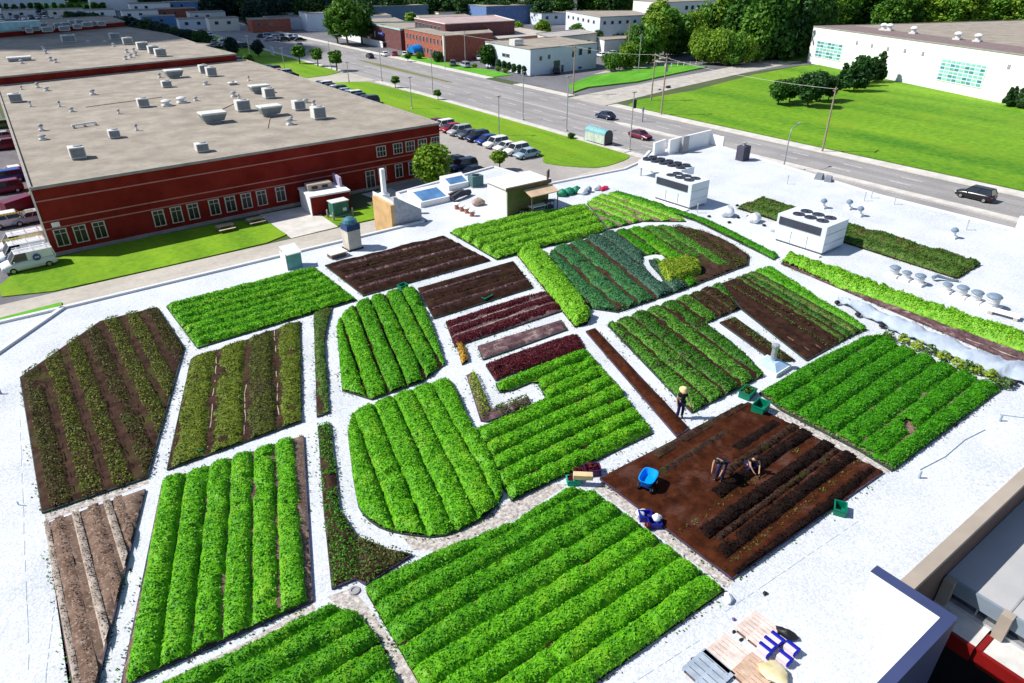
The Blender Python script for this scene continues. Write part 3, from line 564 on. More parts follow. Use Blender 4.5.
# ================================================================== BUILDINGS
M_brickred=mat('red_cladding',(.155,.014,.010),rough=.9,spec=.05,c2=(.23,.026,.019),scale=.35,detail=5,bump=.1)
M_band=mat('pink_band',(.42,.17,.14),rough=.7)
M_roofg=mat('gravel_roof',(.23,.20,.168),rough=.95,c2=(.35,.312,.265),scale=.3,detail=10,c3=(.24,.21,.185),scale2=1.3)
M_found=mat('foundation',(.30,.28,.26),rough=.9)
M_frame=mat('window_frame',(.55,.50,.46),rough=.5)
M_glass=mat('window_glass',(.004,.006,.008),c2=(.05,.07,.07),rough=.3,scale=.35,spec=.3,lo=.45,hi=.62)
zA,zB,zC=7.3,8.7,10.2
def solid(name,poly,z0,z1,wm,rm,label,cat='building',cap=None,cur=.25,group=None):
    cx=sum(p[0] for p in poly)/len(poly); cy=sum(p[1] for p in poly)/len(poly)
    root=empty(name,cx,cy,0,0,label,cat,group); lp=[(p[0]-cx,p[1]-cy) for p in poly]
    MB().prism(lp,z0,z1).build('wall',wm,root)
    ins=[(x*(1-.25/max(1,math.hypot(x,y))),y*(1-.25/max(1,math.hypot(x,y)))) for x,y in lp]
    MB().prism(ins,z1-.1,z1+.03).build('roof',rm,root)
    b=MB(); n=len(lp)
    for i in range(n):
        p,q=lp[i],lp[(i+1)%n]; b.wall(p,q,z1-.05,z1+cur,.28)
    b.build('parapet',cap or M_found,root)
    return root,cx,cy
def window(root,x,y,z,wd,ht,ang,cx,cy,fm=None,gm=None,mull=2,tr=.72,depth=.12,name='window',cross=True):
    """window on a wall; ang is the wall's direction, outward is to its right"""
    ox,oy=math.sin(ang)*depth/2,-math.cos(ang)*depth/2
    f=MB(); t=.09
    f.box(0,0,0,wd+.16,depth,t); f.box(0,0,ht-t,wd+.16,depth,t)
    for s in (-1,1): f.box(s*wd/2,0,0,t+.02,depth+.01,ht)
    if cross:
        f.box(0,0,ht*tr,wd,depth-.02,.06)
        for k in range(1,mull): f.box(-wd/2+wd*k/mull,0,0,.06,depth-.03,ht)
    fo=f.build(name,fm or M_frame,root,loc=(x-cx+ox,y-cy+oy,z),rz=ang)
    MB().box(0,.0,.03,wd,depth*.45,ht-.06).build('pane',gm or M_glass,fo)
    return fo
pa=[(.75,84.2),(48.6,85.2),(50.2,87.2),(50.4,164),(1.3,162)]
pa=[(.8,84.1),(50.6,86.5),(50.2,171),(1.9,162)]
red,rx,ry=solid('red_industrial_building',pa,0,zA,M_brickred,M_roofg,'long dark red building with pink bands and gravel roof, nearest of the red halls')
fa=math.atan2(86.5-84.1,49.8)
def fy(x): return 84.1+(x-.8)*math.tan(fa)
def FW(x,z,wd,ht,**k): return window(red,x,fy(x),z,wd,ht,fa,rx,ry,**k)
fx=lambda px,py: P(px,py)[0]
for z,nm in ((5.95,0),(3.75,0),(2.95,1)):
    b=MB(); b.box(24.9,0,z,49.85,.1,.13); b.build('band',M_band,red,loc=(.8-rx,84.1-ry-.03,0),rz=fa)
MB().box(24.9,0,0,49.9,.16,.42).build('foundation',M_found,red,loc=(.8-rx,84.1-ry-.03,0),rz=fa)
MB().box(.8-rx-.06,84.1-ry-.02,0,.18,.25,zA+.3).build('corner_trim',M_metal,red)
# ground-floor windows, measured along the wall
def wpx(px,py):
    d=[cf[i]+(px-CX)/F*cr[i]+(CY-py)/F*cu[i] for i in range(3)]; t=(84.1-.8*math.tan(fa))/(d[1]-d[0]*math.tan(fa)); return d[0]*t
for px,py in ((62,238),(81,234),(100,230),(159,218),(176.5,214),(193,210),(214.5,207),(230.5,204),(246.5,201),(261.5,197),(280.5,194),(382,172),(398.5,168),(412,166),(427,163)): FW(wpx(px,py),.95,1.15,1.9)
FW(wpx(370,176),.1,1.3,2.6,name='door')
for px in (380,397,409.5,422,435): FW(wpx(px,141),4.25,1.35,1.45,tr=.5,mull=3)
for dx,dy,lx,ly in ((.8,84.1,0,0),):
    MB().box(1.9-rx,fy(1.9)-ry-.06,3.12,.75,.06,.5).build('name_plate',M_white,red)
# second and third halls step up behind the first
redb,bx_,by_=solid('red_industrial_building',[(2.0,162.4),(48.2,171.5),(46.8,192),(49.2,196),(46.9,200),(46.9,229),(41.5,262),(5.8,243)],0,zB,M_brickred,M_roofg,'second red hall stepping up behind the nearest one, its right edge notched')
redc,cx_,cy_=solid('red_industrial_building',[(5.8,243.4),(41.6,262.6),(41.5,292),(4,286)],0,zC,M_brickred,M_roofg,'farthest red hall with a shaded grey roof at the far left')
def ext(): pass
# rooftop equipment
M_duct=mat('pale_duct',(.62,.63,.64),rough=.5,var=.08)
M_unit=mat('roof_unit_paint',(.60,.60,.58),rough=.55,var=.08)
M_ushade=mat('roof_unit_shade_side',(.20,.25,.27),rough=.6,var=.12)  # shade of the units' sunless fronts put into a darker colour
def hooded(name,x,y,z,sx,sy,h,label,rz=0,group='air handlers on the red hall roofs',louvre=True):
    r=empty(name,x,y,z,rz,label,'air handler',group)
    MB().box(0,0,0,sx*.9,sy*.9,.15).build('curb',M_grey,r)
    MB().box(0,0,.152,sx,sy,h).build('casing',M_unit,r,bevel=.03)
    b=MB(); b.box(0,-sy/2-.02,.152+h*.12,sx*.86,.05,h*.76); b.build('side_panel',M_ushade,r)  # dark panel paints the shade on the front face
    b=MB()
    for k in range(5): b.box(0,-sy/2-.06,.152+h*(.2+.13*k),sx*.8,.05,h*.05)
    b.build('louvre',M_grey,r)
    b=MB(); b.lathe(sx*.15,0,[(min(sx,sy)*.3,h+.15),(min(sx,sy)*.32,h+.24),(min(sx,sy)*.2,h+.3)],10); b.build('fan',M_grey,r)
    return r
def boat(x,y,z,sx,sy,h,label,group='slope-sided exhaust hoods on the red halls'):
    """hood whose long front slopes in toward the base"""
    r=empty('exhaust_hood',x,y,z,0,label,'exhaust hood',group)
    MB().box(0,.1,0,sx*.55,sy*.6,.3).build('curb',M_grey,r)
    b=MB(); b.box(0,0,.3,sx*.78,sy*.6,h*.6,0,1/.78,1/.6); b.build('hood',M_ushade,r)
    MB().box(0,0,.302+h*.6,sx*1.02,sy*1.04,h*.16).build('lid',M_unit,r,bevel=.04)
    return r
def RP(px,py,z): return P(px,py,z)
units=[(80,160,zA,1.6,1.7,1.25,'near the front left edge'),(116,139,zA,1.3,1.3,.9,'alone left of the centre'),(204,153,zA,1.4,1.3,.9,'close to the front wall edge'),
 (145,108,zA,1.6,1.4,1.2,'with a low duct box in front'),(168,88,zA,1.6,1.4,1.0,'small, behind the centre'),(213,77,zA,1.8,1.5,1.6,'rightmost of the trio by the far wall'),(205,73.5,zA,1.6,1.5,1.4,'hidden half behind the trio by the far wall'),
 (245,112,zA,2.0,1.6,1.5,'with a brown dark side right of the centre'),(271,99,zA,1.7,1.6,1.5,'tall, behind the largest hood'),(301,111,zA,1.7,1.5,1.3,'third from the right end'),(321,120,zA,1.8,1.6,1.6,'nearest to the right end'),
 (17,103,zA,1.8,1.6,1.2,'far left with a dark front'),(129,45,zB,2.2,1.8,1.5,'on the second hall, left of a row'),(144,50,zB,2.4,1.8,1.5,'on the second hall, middle of a row'),(155,54,zB,2.2,1.8,1.5,'on the second hall, third of a row'),(162,57,zB,2.2,1.8,1.5,'on the second hall, right end of a row'),(70,43,zB,3.2,2,1.7,'on the second hall, beside the far red wall'),(116,40,zB,2.4,2,1.5,'on the second hall, farthest right')]
for px,py,z,sx,sy,h,wd in units:
    x,y=RP(px,py,z); hooded('air_handler',x,y+sy/2,z+.03,sx,sy,h,'boxy grey rooftop unit '+wd)
for px,py,z,sx,sy,h,wd in [(216,124,zA,3.4,2.4,1.6,'largest, in the middle of the near roof'),(273,117,zA,3.2,2.2,1.6,'between two square units on the right'),(262,94,zA,3.2,2.0,1.4,'smaller, with a white lid right of the middle'),(176,78.5,zA,3.2,2.4,1.6,'closest to the second hall wall')]:
    x,y=RP(px,py,z); boat(x,y+1,z+.03,sx,sy,h,'flared white-topped exhaust hood, '+wd)
def mushroom(x,y,z,r,h,label,group,cap=None,name='roof_vent',cat='roof vent',stem=None):
    o=empty(name,x,y,z,0,label,cat,group)
    MB().box(0,0,0,r*1.9,r*1.9,h*.22).build('curb',M_white if z>=RZ and z<8.1 else M_unit,o)
    b=MB().lathe(0,0,[(r*.62,h*.2),(r*.62,h*.7)],12); b.build('stem',stem or M_duct,o,smooth=False)
    b=MB().lathe(0,0,[(r*1.0,h*.66),(r*1.05,h*.74),(r*.85,h*.88),(r*.4,h*.98),(.02,h)],14); b.build('cap',cap or M_grey,o)
    return o
for i,(px,py) in enumerate([(22,90),(38,88),(47,91),(31,107),(72,112),(93,95),(119,114),(42,131),(43,140),(137,131),(196,101),(234,97),(239,98.5),(160,78),(206,85),(60,107),(233,85),(290,125),(292,121),(314,106),(306,103),(249,81)]):
    x,y=RP(px,py,zA); mushroom(x,y,zA+.03,.22+.12*(i%3),.7+.25*(i%2),'small pale pipe vent scattered over the gravel roofs of the red halls','pipe vents on the red halls')
for i,(px,py) in enumerate([(44,50),(46,54),(51,61),(56,63),(22,64),(88,42),(105,42),(114,47),(127,53),(136,56),(134,52),(126,60),(131,58)]):
    x,y=RP(px,py,zB); mushroom(x,y,zB+.03,.4,.9,'small pale pipe vent scattered over the gravel roofs of the red halls','pipe vents on the red halls')
for px,py in ((167,106),(182,103)):
    x,y=RP(px,py,zA); mushroom(x,y,zA+.03,.75,1.0,'squat round gravity vent, one of two side by side on the near red hall','squat round vents',cap=M_duct)
x,y=RP(85,127,zA); sk=empty('pipe_rack',x,y,zA+.03,.15,'low white pipe rack lying on the near red hall roof','pipe rack')
b=MB(); b.tube([(-1.6,0,.4),(1.6,.2,.4)],.12); b.build('pipe',M_white,sk)
for s in (-1.4,0,1.4): MB().box(s,.1,0,.25,.8,.33).build('leg',M_grey,sk)
x,y=RP(233,85,zA); r=empty('roof_hatch',x,y,zA+.03,0,'flat white roof hatch at the right of the near red hall','roof hatch'); MB().box(0,0,0,1.4,.9,.35).build('curb',M_grey,r); MB().box(0,0,.352,1.6,1.1,.12).build('lid',M_white,r)
x,y=RP(20,61,zB); r=empty('roof_hatch',x,y,zB+.03,0,'pale blue-green glazed hatch on the second red hall','roof hatch'); MB().box(0,0,0,4.2,2,.6).build('curb',M_grey,r); MB().box(0,0,.602,4.4,2.2,.25).build('lid',M_duct,r)
for x,y,ang,L in ((24.5,110,.9,14),(12,130,.2,12),(30,98,1.2,9)):
    pts=[(x+math.cos(ang)*t,y+math.sin(ang)*t,zA+.09+.0*t) for t in np.linspace(0,L,12)]
    tag(MB().tube(pts,.05,5).build('conduit',mat('tan_conduit',(.40,.30,.18))),{24.5:'thin tan conduit running away between the middle hoods',12:'thin tan conduit across the rear left of the near red roof',30:'short tan conduit near the front right units'}[x],'conduit')
# porch block, transformer, benches in front of the red wall
x,y=P(337,217); pb=empty('loading_block',x,y,0,0,'small red block with white coping and rooftop louvres against the red hall','annex')
W_=5.3; D_=4.2
c0=P(313,216); c1=P(351,209)
hh=top_z(313,216,197)
pb.location=(c0[0],c0[1],0); an=math.atan2(c1[1]-c0[1],c1[0]-c0[0])
pb.rotation_euler=(0,0,an); Lb=math.hypot(c1[0]-c0[0],c1[1]-c0[1])
MB().box(Lb/2,D_/2,0,Lb,D_,hh-.12).build('wall',M_brickred,pb); MB().box(-.04,D_/2,0,.07,D_,hh-.13).build('side_wall',M_white,pb)
MB().box(Lb/2,D_/2,hh-.11,Lb+.3,D_+.3,.2).build('coping',M_white,pb)
b=MB(); b.box(Lb*.4,D_*.62,hh+.095,Lb*.62,1.3,.75); b.build('rooftop_box',M_beige,pb)
for s in (.26,.53): MB().box(Lb*s,D_*.62-.66,hh+.3,.75,.06,.35).build('louvre',M_black,pb)
MB().box(Lb*.93,D_*.7,hh+.095,.3,2.4,1.2).build('fin_wall',mat('lilac_render',(.40,.36,.50)),pb)
x,y=P(340,218); tz=top_z(340,218,202)
tr_=empty('transformer_box',x+.4,y+.3,0,fa,'teal green transformer cabinet with white lid edge standing in the grass','transformer')
M_teal=mat('teal_paint',(.03,.13,.10),rough=.5,c2=(.05,.2,.15)); 
MB().box(0,.6,0,2.3,1.5,.2).build('pad',M_conc,tr_); MB().box(0,.6,.2,2.1,1.3,tz-.35).build('cabinet',M_teal,tr_,bevel=.03); MB().box(0,.6,tz-.148,2.25,1.45,.1).build('lid',M_duct,tr_)
MB().box(.45,-.07,.7,.5,.04,.4).build('notice',M_white,tr_)
for px,py in ((328,218),(334,221),(353,216),(324,203)):
    x,y=P(px,py); tag(MB().lathe(x,y,[(.12,0),(.12,1.0),(.05,1.1)],8).build('bollard',M_found),'short pale bollard guarding the teal transformer cabinet','bollard','bollards by the transformer')
for i,(px,py) in enumerate(((226,231),(256,224))):
    x,y=P(px,py); t=empty('picnic_table',x,y,0,fa,['pale wooden picnic table standing in the shade, the left of two','pale wooden picnic table near the paved apron, the right of two'][i],'picnic table','picnic tables by the red wall')
    mw=mat('weathered_wood',(.40,.28,.22),rough=.8,c2=(.55,.42,.36),scale=2)
    b=MB(); [b.box(0,-.3+.2*k,.72,1.9,.17,.05) for k in range(4)]; b.build('table_top',mw,t)
    for s in (-1,1): MB().box(0,s*.75,.42,1.9,.3,.05).build('seat',mw,t)
    for s in (-1,1):
        b=MB(); b.box(s*.7,0,.36,.08,1.6,.06); b.tube([(s*.7,-.65,0),(s*.7,-.2,.72)],.045); b.tube([(s*.7,.65,0),(s*.7,.2,.72)],.045); b.build('frame',M_grey,t)
# ---------------------------------------------------------------- buildings across the road
M_wblue=mat('pale_paint_blue_shade',(.60,.66,.74),rough=.8,var=.05,scale=.5)  # blue of white walls in shade, put into the paint colour
M_cream=mat('cream_render',(.70,.66,.58),rough=.8,var=.06)
M_brick=mat('red_brick',(.27,.075,.05),rough=.85,c2=(.38,.12,.08),scale=1.2,detail=8)
M_brickd=mat('dark_brick',(.11,.045,.05),rough=.85,c2=(.17,.07,.07),scale=1.0)
M_dkg=glassy('far_window_glass',(.02,.03,.05))
M_bluegl=glassy('blue_glazing',(.05,.20,.25))
def bld(name,poly,h,wm,label,rm=None,cap=None,win=(),cur=.2):
    r,cx,cy=solid(name,poly,0,h,wm,rm or M_roofg,label,cap=cap,cur=cur)
    for (i,t,z,wd,ht) in win:        # wall index, distance, sill, width, height
        p,q=poly[i],poly[(i+1)%len(poly)]; a=math.atan2(q[1]-p[1],q[0]-p[0])
        window(r,p[0]+math.cos(a)*t,p[1]+math.sin(a)*t,z,wd,ht,a,cx,cy,fm=M_grey,gm=M_dkg,cross=False,depth=.1)
    return r
# polygons are anticlockwise: walls 0 = south, 3 = west
wb=bld('white_commercial_building',[(119.8,155),(144.6,156),(146,176),(121,178)],6.6,M_wblue,'white two-storey block, bluish shade painted in, facing the road with a dark loading door',
 win=[(0,3.6,3.6,.8,1.1),(0,6.6,3.8,.8,1.1),(0,15.6,3.6,.9,1.7),(0,18.3,3.9,1.2,1.7),(0,21.8,4.0,1.2,1.7),(0,9.5,0.02,2.2,3.2),(0,11.6,.02,.9,1.9),(3,12,3.6,1.6,.9),(3,10,3.6,1.6,.9),(3,5,3.2,1.1,.9)])
MB().box(122.5-wb.location.x,165-wb.location.y,6.66,3.0,2.6,1.6).build('rooftop_unit',M_unit,wb)
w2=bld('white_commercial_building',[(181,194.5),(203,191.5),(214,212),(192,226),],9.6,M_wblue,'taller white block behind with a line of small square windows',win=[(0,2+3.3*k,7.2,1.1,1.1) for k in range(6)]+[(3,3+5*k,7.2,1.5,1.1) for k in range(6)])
bld('low_white_shed',[(170,180),(186,178),(190,186),(174,189)],4,M_white,'low white shed in front of the taller white block')
lr=bld('low_brick_building',[(136,193),(162,196),(166,222),(140,226)],5.2,M_brick,'low tan and brick building with a flat pale roof between the two white blocks',rm=mat('pale_flat_roof',(.42,.38,.34),scale=.2),win=[(0,3+4*k,2.4,1.4,1.2) for k in range(6)])
bld('low_cream_building',[(150,183),(172,186),(176,200),(154,197)],5.6,M_cream,'low cream building with a grey flat roof left of the taller white block',rm=mat('mid_flat_roof',(.36,.34,.33),scale=.2),win=[(0,3+5*k,2.6,1.4,1.2) for k in range(4)])
br=bld('brick_office',[(116,192.8),(134,193),(146,216),(118.6,222.3)],7.2,M_brick,'red brick office with pale pilasters, arched windows and a bright blue entrance canopy',win=[(3,2.0+2.6*k,zz,1.0,1.7) for k in range(11) for zz in (1.2,4.4)])
MB().box(0,0,0,.5,.6,7.6).build('pilaster',M_cream,br,loc=(115.9-br.location.x,192.8-br.location.y,0))
b=MB(); pts=[(math.cos(R(a))*2.4,math.sin(R(a))*2.4) for a in range(0,181,20)]
vs=[(0,p[0],p[1]+1.2) for p in pts]+[(-3.2,p[0],p[1]*.8+1.2) for p in pts]; n=len(pts)
b.add(vs,[(i,i+1,n+i+1,n+i) for i in range(n-1)]+[tuple(range(n-1,-1,-1)),tuple(range(n,2*n))]); b.build('canopy',mat('blue_awning',(.0,.16,.50),rough=.5),br,loc=(117.2-br.location.x,210.5-br.location.y,0))
b2=bld('brick_office',[(124,205),(150,203),(158,226),(128,232)],9.4,M_brickd,'taller dark brick block behind the office with a white framed upper storey',rm=mat('pinkish_roof',(.40,.30,.30),scale=.3),win=[(3,2+3.4*k,6.4,2.3,2.0) for k in range(7)],cap=M_cream)
for px,py in ((456,14),(466,16),(482,17),(533,8)):
    pass
b3=bld('brown_brick_building',[(119,226),(136,228),(140,250),(122,259)],6.4,M_brickd,'dark brown brick building with pale green roof trim left of the red brick office',cap=mat('pale_green_trim',(.35,.50,.47)),win=[(3,5,2.5,1.2,2),(3,9,2.5,1.2,2)],cur=.5)
sgn=MB().box(119.9-b3.location.x,243-b3.location.y,3.6,.15,4.6,1.2).build('wall_sign',mat('blue_sign',(.02,.06,.4)),b3)
MB().box(119.8-b3.location.x,243-b3.location.y,3.95,.15,2.6,.5).build('sign_stripe',M_white,b3)
bld('low_tan_building',[(150,262),(170,258),(176,275),(156,281)],6.5,M_cream,'small tan house-like building among the dark trees above the brown office',rm=M_roofg)
bld('white_house',[(262-130,300),(150,292),(154,306),(136,312)],6,M_white,'white low building at the road bend with a fence in front',win=[(0,4,1,3,2),(0,10,1,3,2)])
bld('blue_shop',[(121,262),(140,262),(146,282),(126,286)],6,mat('blue_render',(.10,.22,.42)),'blue flat-roofed shop behind a white roadside fence')
wf=empty('white_fence',120,262,0,0,'low white fence wall in front of the blue shop','fence')
b=MB(); b.wall((-2,-24),(0,16),.0,2.0,.2); b.wall((0,16),(16,22),0,2.0,.2); b.build('panel',M_white,wf)
bld('brick_shop',[(128,338),(150,332),(156,352),(134,360)],9,M_brick,'orange brick shop with a pink front panel far up the road',win=[(0,3+4*k,z,1.6,1.6) for k in range(5) for z in (1.5,5.2)])
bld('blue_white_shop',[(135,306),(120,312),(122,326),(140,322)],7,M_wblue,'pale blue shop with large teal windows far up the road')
# long white hall on the right
wh=bld('long_white_hall',[(154,0),(204.0,126.5),(330,80),(280,-50)],10.0,M_white,'long white factory hall with brown roof edge and teal glass panels on the right')
MB().prism([(p[0]-wh.location.x,p[1]-wh.location.y) for p in ((154.6,.5),(204.4,126),(215.5,121.6),(165.7,-3.9))],10.05,10.18).build('roof_edge',mat('brown_roof_band',(.20,.15,.15),rough=.9),wh)
ang=math.atan2(126.5,50.0); dx,dy=math.cos(ang),math.sin(ang)
def WP(px,py):  # position along the hall wall
    d=[cf[i]+(px-CX)/F*cr[i]+(CY-py)/F*cu[i] for i in range(3)]
    nx,ny=-dy,dx; k=((154)*nx+0*ny)/(d[0]*nx+d[1]*ny); return (d[0]*k,d[1]*k,H+d[2]*k)
M_teals=[glassy('teal_glass_a',(.10,.40,.36),.3),glassy('teal_glass_b',(.25,.55,.50),.3),glassy('teal_glass_c',(.05,.22,.30),.3)]
for (ax,ay,bx2,by2,cols,rows_) in ((943,59,984,77,9,6),(818,41,842,51,7,5)):
    A=WP(ax,ay); B=WP(bx2,by2); C2=WP(ax,ay+22 if cols==9 else ay+16)
    z1=A[2]; z0=C2[2]; L=math.hypot(B[0]-A[0],B[1]-A[1])
    f=MB(); f.box(0,0,0,L+.3,.1,z1-z0+.3)
    mx,my=(A[0]+B[0])/2,(A[1]+B[1])/2
    fo=f.build('glass_panel',M_white,wh,loc=(mx-wh.location.x-dy*.1,my-wh.location.y+dx*.1,z0),rz=ang)
    for i in range(cols):
        for j in range(rows_):
            MB().box(-L/2+L*(i+.5)/cols,.06,.15+(z1-z0)*(j+.12)/rows_,L/cols*.86,.08,(z1-z0)/rows_*.72).build('glass_pane',M_teals[(i*7+j*5+i*j)%3],fo)
for px,py in ((857,43),(872,46),(888,49),(905,51),(923,54),(1009,67)):
    q=WP(px,py); MB().box(0,0,0,.7,.2,.9).build('wall_vent',M_grey,wh,loc=(q[0]-wh.location.x,q[1]-wh.location.y,q[2]-.4),rz=ang)
for px,py in ((889,31),(913,34),(957,40),(977,42),(883,30.5)):
    x,y=P(px,py,10.1); mushroom(x,y,10.1,.9,1.9,'white domed vent near the roof edge of the long white hall','vents on the long white hall',cap=M_white)
# distant buildings along the top of the picture
for i,(x,y,sx,sy,h,mm,lb) in enumerate([(300,262,52,22,9,M_white,'long white building with dark square windows behind the big trees'),(236,228,24,14,6,mat('far_tan',(.45,.38,.33)),'tan flat-roofed shed left of the long white building'),
 (215,300,34,20,8,mat('far_blue',(.12,.20,.40)),'blue-grey hall in the trees above the taller white block'),(168,330,30,18,8,mat('far_tealblue',(.10,.18,.25)),'dark teal hall among the far trees'),(262,330,30,18,7,M_cream,'cream roof glimpsed between far trees at the top'),
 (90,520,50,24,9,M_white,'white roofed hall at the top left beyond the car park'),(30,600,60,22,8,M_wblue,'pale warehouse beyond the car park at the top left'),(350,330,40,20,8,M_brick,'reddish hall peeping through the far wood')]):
    poly=[(x-sx/2,y-sy/2),(x+sx/2,y-sy/2-4),(x+sx/2+2,y+sy/2-4),(x-sx/2+2,y+sy/2)]
    bld('distant_building',poly,h,mm,lb,win=[(0,sx*.3+4*k,h-3.6,1.8,1.8) for k in range(5)] if i==0 else ())
# ================================================================== ROOFTOP EQUIPMENT ON THE STORE
M_bluegrey=mat('painted_sheet_metal',(.62,.68,.74),rough=.5,var=.06,scale=.7)
M_louv=mat('dark_louvre',(.045,.05,.075),rough=.6)
def big_ahu(label,c,ang,L,D,h):
    """c = near corner at the roof; long face runs away from it along ang"""
    r=empty('air_handler',c[0],c[1],RZ,ang,label,'air handler','big white air handlers on the gravel roof')
    MB().box(L/2,-D/2,0.0,L-.3,D-.3,.2).build('base',M_grey,r)
    MB().box(L/2,-D/2,.202,L,D,h-.2).build('casing',M_bluegrey,r,bevel=.03)
    b=MB(); b.box(L/2+.1,.03,h*.66,L*.84,.06,h*.26); b.build('louvre',M_louv,r)
    for s in (.33,.66): MB().box(L*s,.015,.25,.03,.03,h*.4).build('panel_seam',M_metal,r)
    for s in (.35,.68): MB().box(-.012,-D/2,h*s,.03,D*.96,.05).build('panel_seam',M_metal,r)
    for i in range(3):
        for j in range(2):
            MB().lathe(L*(.24+.24*i),-D*(.32+.36*j),[(.46,h+.0),(.46,h+.07),(.36,h+.08),(.36,h+.03),(.08,h+.03),(.08,h+.12)],16).build('fan',M_louv,r)
    MB().box(L/2,.35,0,L*1.05,.35,.14).build('sleeper',M_white,r)
    return r
big_ahu('big white air handler with six dark fans, standing beside the weedy strip',P(821,256,RZ),R(92),4.2,3.1,2.3)
big_ahu('big white air handler with dark fans farther back, next to the fan condenser',P(689,210,RZ),R(92),4.3,2.5,2.35)
# condenser with many fans
x,y=P(675,188,RZ); r=empty('fan_condenser',x+1.5,y+2.8,RZ,R(95),'long low condenser on legs with dark round fans behind the far air handler','condenser')
MB().box(0,0,.9,5.4,2.2,.75).build('casing',M_bluegrey,r)
for s in (-2.4,2.4):
    for t in (-.9,.9): MB().box(s,t,0,.12,.12,.9).build('leg',M_metal,r)
for i in range(5):
    for j in range(2): MB().lathe(-2.1+1.05*i,-.5+1.0*j,[(.44,1.65),(.44,1.85),(.34,1.86),(.34,1.75),(.05,1.75)],14).build('fan',M_louv,r)
M_wrap=mat('white_wrap',(.66,.70,.76),rough=.5,c2=(.8,.82,.86),scale=1.5,bump=.8)
def lump(name,x,y,z,sx,sy,sz,m,label,cat,group=None,seed=0,rz=0,knot=None):
    n,k=16,9; vs=[]; rr=random.Random(seed)
    ph=[rr.uniform(0,6.28) for _ in range(6)]
    for j in range(k):
        t=j/(k-1); rad=math.sin(math.pi*min(.999,.18+.82*t))**.7 if t<1 else .02
        for i in range(n):
            a=2*math.pi*i/n; q=1+.12*math.sin(3*a+ph[0]+2*t)+.08*math.sin(5*a+ph[1])+.06*math.sin(7*a+ph[2]*t*3)
            vs.append((sx/2*rad*q*math.cos(a),sy/2*rad*q*math.sin(a),sz*t*(1+.06*math.sin(2*a+ph[3]))))
    fs=[(j*n+i,j*n+(i+1)%n,(j+1)*n+(i+1)%n,(j+1)*n+i) for j in range(k-1) for i in range(n)]+[tuple(range(n-1,-1,-1)),tuple((k-1)*n+i for i in range(n))]
    b=MB().add(vs,fs); o=b.build(name,m,loc=(x,y,z),rz=rz,smooth=True); return tag(o,label,cat,group)
for i,(px,py,s,lb) in enumerate(((727,216,1.1,'largest white wrapped bundle behind the far air handler'),(754,222,1.0,'white wrapped bundle with a grey shaded side beside the weedy strip'),(776,231,1.0,'white wrapped bundle nearest to the near air handler'))):
    x,y=P(px,py,RZ); lump('wrapped_bundle',x,y,RZ,s*1.3,s,s*.85,M_wrap,lb,'wrapped bundle','white bundles on the gravel',i)
for i,(px,py) in enumerate(((738,218),(737,206),(729,223),(748,217),(764,226),(709,217),(698,220))):
    x,y=P(px,py,RZ); lump('sandbag',x,y,RZ,.35,.3,.18,M_black,'small dark sandbag lying on the white gravel by the wrapped bundles','sandbag','dark sandbags by the bundles',i+9)
# turbine and mushroom vents
def drum(x,y,z,r,label,group,cap=None,name='drum_vent',cat='drum vent',stem=None):
    o=empty(name,x,y,z,0,label,cat,group)
    MB().box(0,0,0,r*2.1,r*2.1,.2).build('curb',M_white,o); MB().lathe(0,0,[(r*.8,.2),(r*.84,.3),(r*.84,r*1.75),(r*.8,r*1.8)],16).build('stem',M_duct,o)
    for k in (.4,r*1.25): MB().lathe(0,0,[(r*.86,k),(r*.87,k+.03),(r*.86,k+.06)],16).build('band',M_metal,o)
    MB().lathe(0,0,[(r*1.0,r*1.72),(r*1.04,r*1.82),(r*.8,r*2.05),(r*.3,r*2.2),(.03,r*2.25)],16).build('cap',M_capb,o); return o
M_capb=mat('blue_grey_cap',(.16,.22,.30),rough=.5)
for i,(px,py,ry_) in enumerate(((893,276,.44),(905,280,.38),(918,284.5,.44),(945.5,292,.38),(960,297,.46),(974.5,302,.46),(990.5,308,.55))):
    x,y=P(px,py,RZ); 
    drum(x,y,RZ,ry_*.84,['leftmost of the white drum vents with blue-grey caps','second drum vent from the left, slightly smaller','third drum vent from the left with a wide cap','smallest drum vent, right of the low bent pipe','drum vent in the middle of the right-hand four','second drum vent from the right end','largest drum vent with a pointed cap, at the right end'][i],'drum vents in a line beside the hedge',cap=M_capb,stem=M_bluegrey,name='drum_vent',cat='drum vent')
for i,(px,py) in enumerate(((822.5,208),(848,209),(859,216),(952.5,238))):
    x,y=P(px,py,RZ); mushroom(x,y,RZ,.28,.9,['thin mushroom vent farthest left beyond the near air handler','mushroom vent in the middle of the three beyond the air handler','mushroom vent nearest the weedy strip','lone mushroom vent between the weedy strip and the white parapet'][i],'mushroom vents beyond the strip',cap=M_capb,stem=M_bluegrey)
for i,(px,py) in enumerate(((787,184),(894,204.5),(864,201),(871,198),(966,230),(697,213),(674,200))):
    x,y=P(px,py,RZ); tag(MB().lathe(x,y,[(.09,RZ),(.05,RZ+.05),(.05,RZ+.8),(.08,RZ+.85),(.02,RZ+.9)],8).build('vent_pipe',M_metal),'thin metal vent pipe standing on the far gravel roof','vent pipe','thin vent pipes')
x,y=P(932,281,RZ); tag(MB().tube([(x,y,RZ+.25),(x+.35,y-.1,RZ+.35),(x+.9,y-.7,RZ+.15),(x+1.3,y-1.2,RZ+.1)],[.16,.13,.08,.07]).build('bent_pipe',M_capb),'low bent dark pipe among the drum vents','pipe')
x,y=P(1003,316,RZ); o=empty('low_platform',x,y,RZ,R(100),'low white platform on blocks at the end of the drum vents','platform'); MB().box(0,0,.22,1.8,.7,.06).build('deck',M_white,o); [MB().box(s,0,0,.25,.7,.22).build('block',M_conc,o) for s in (-.7,.7)]
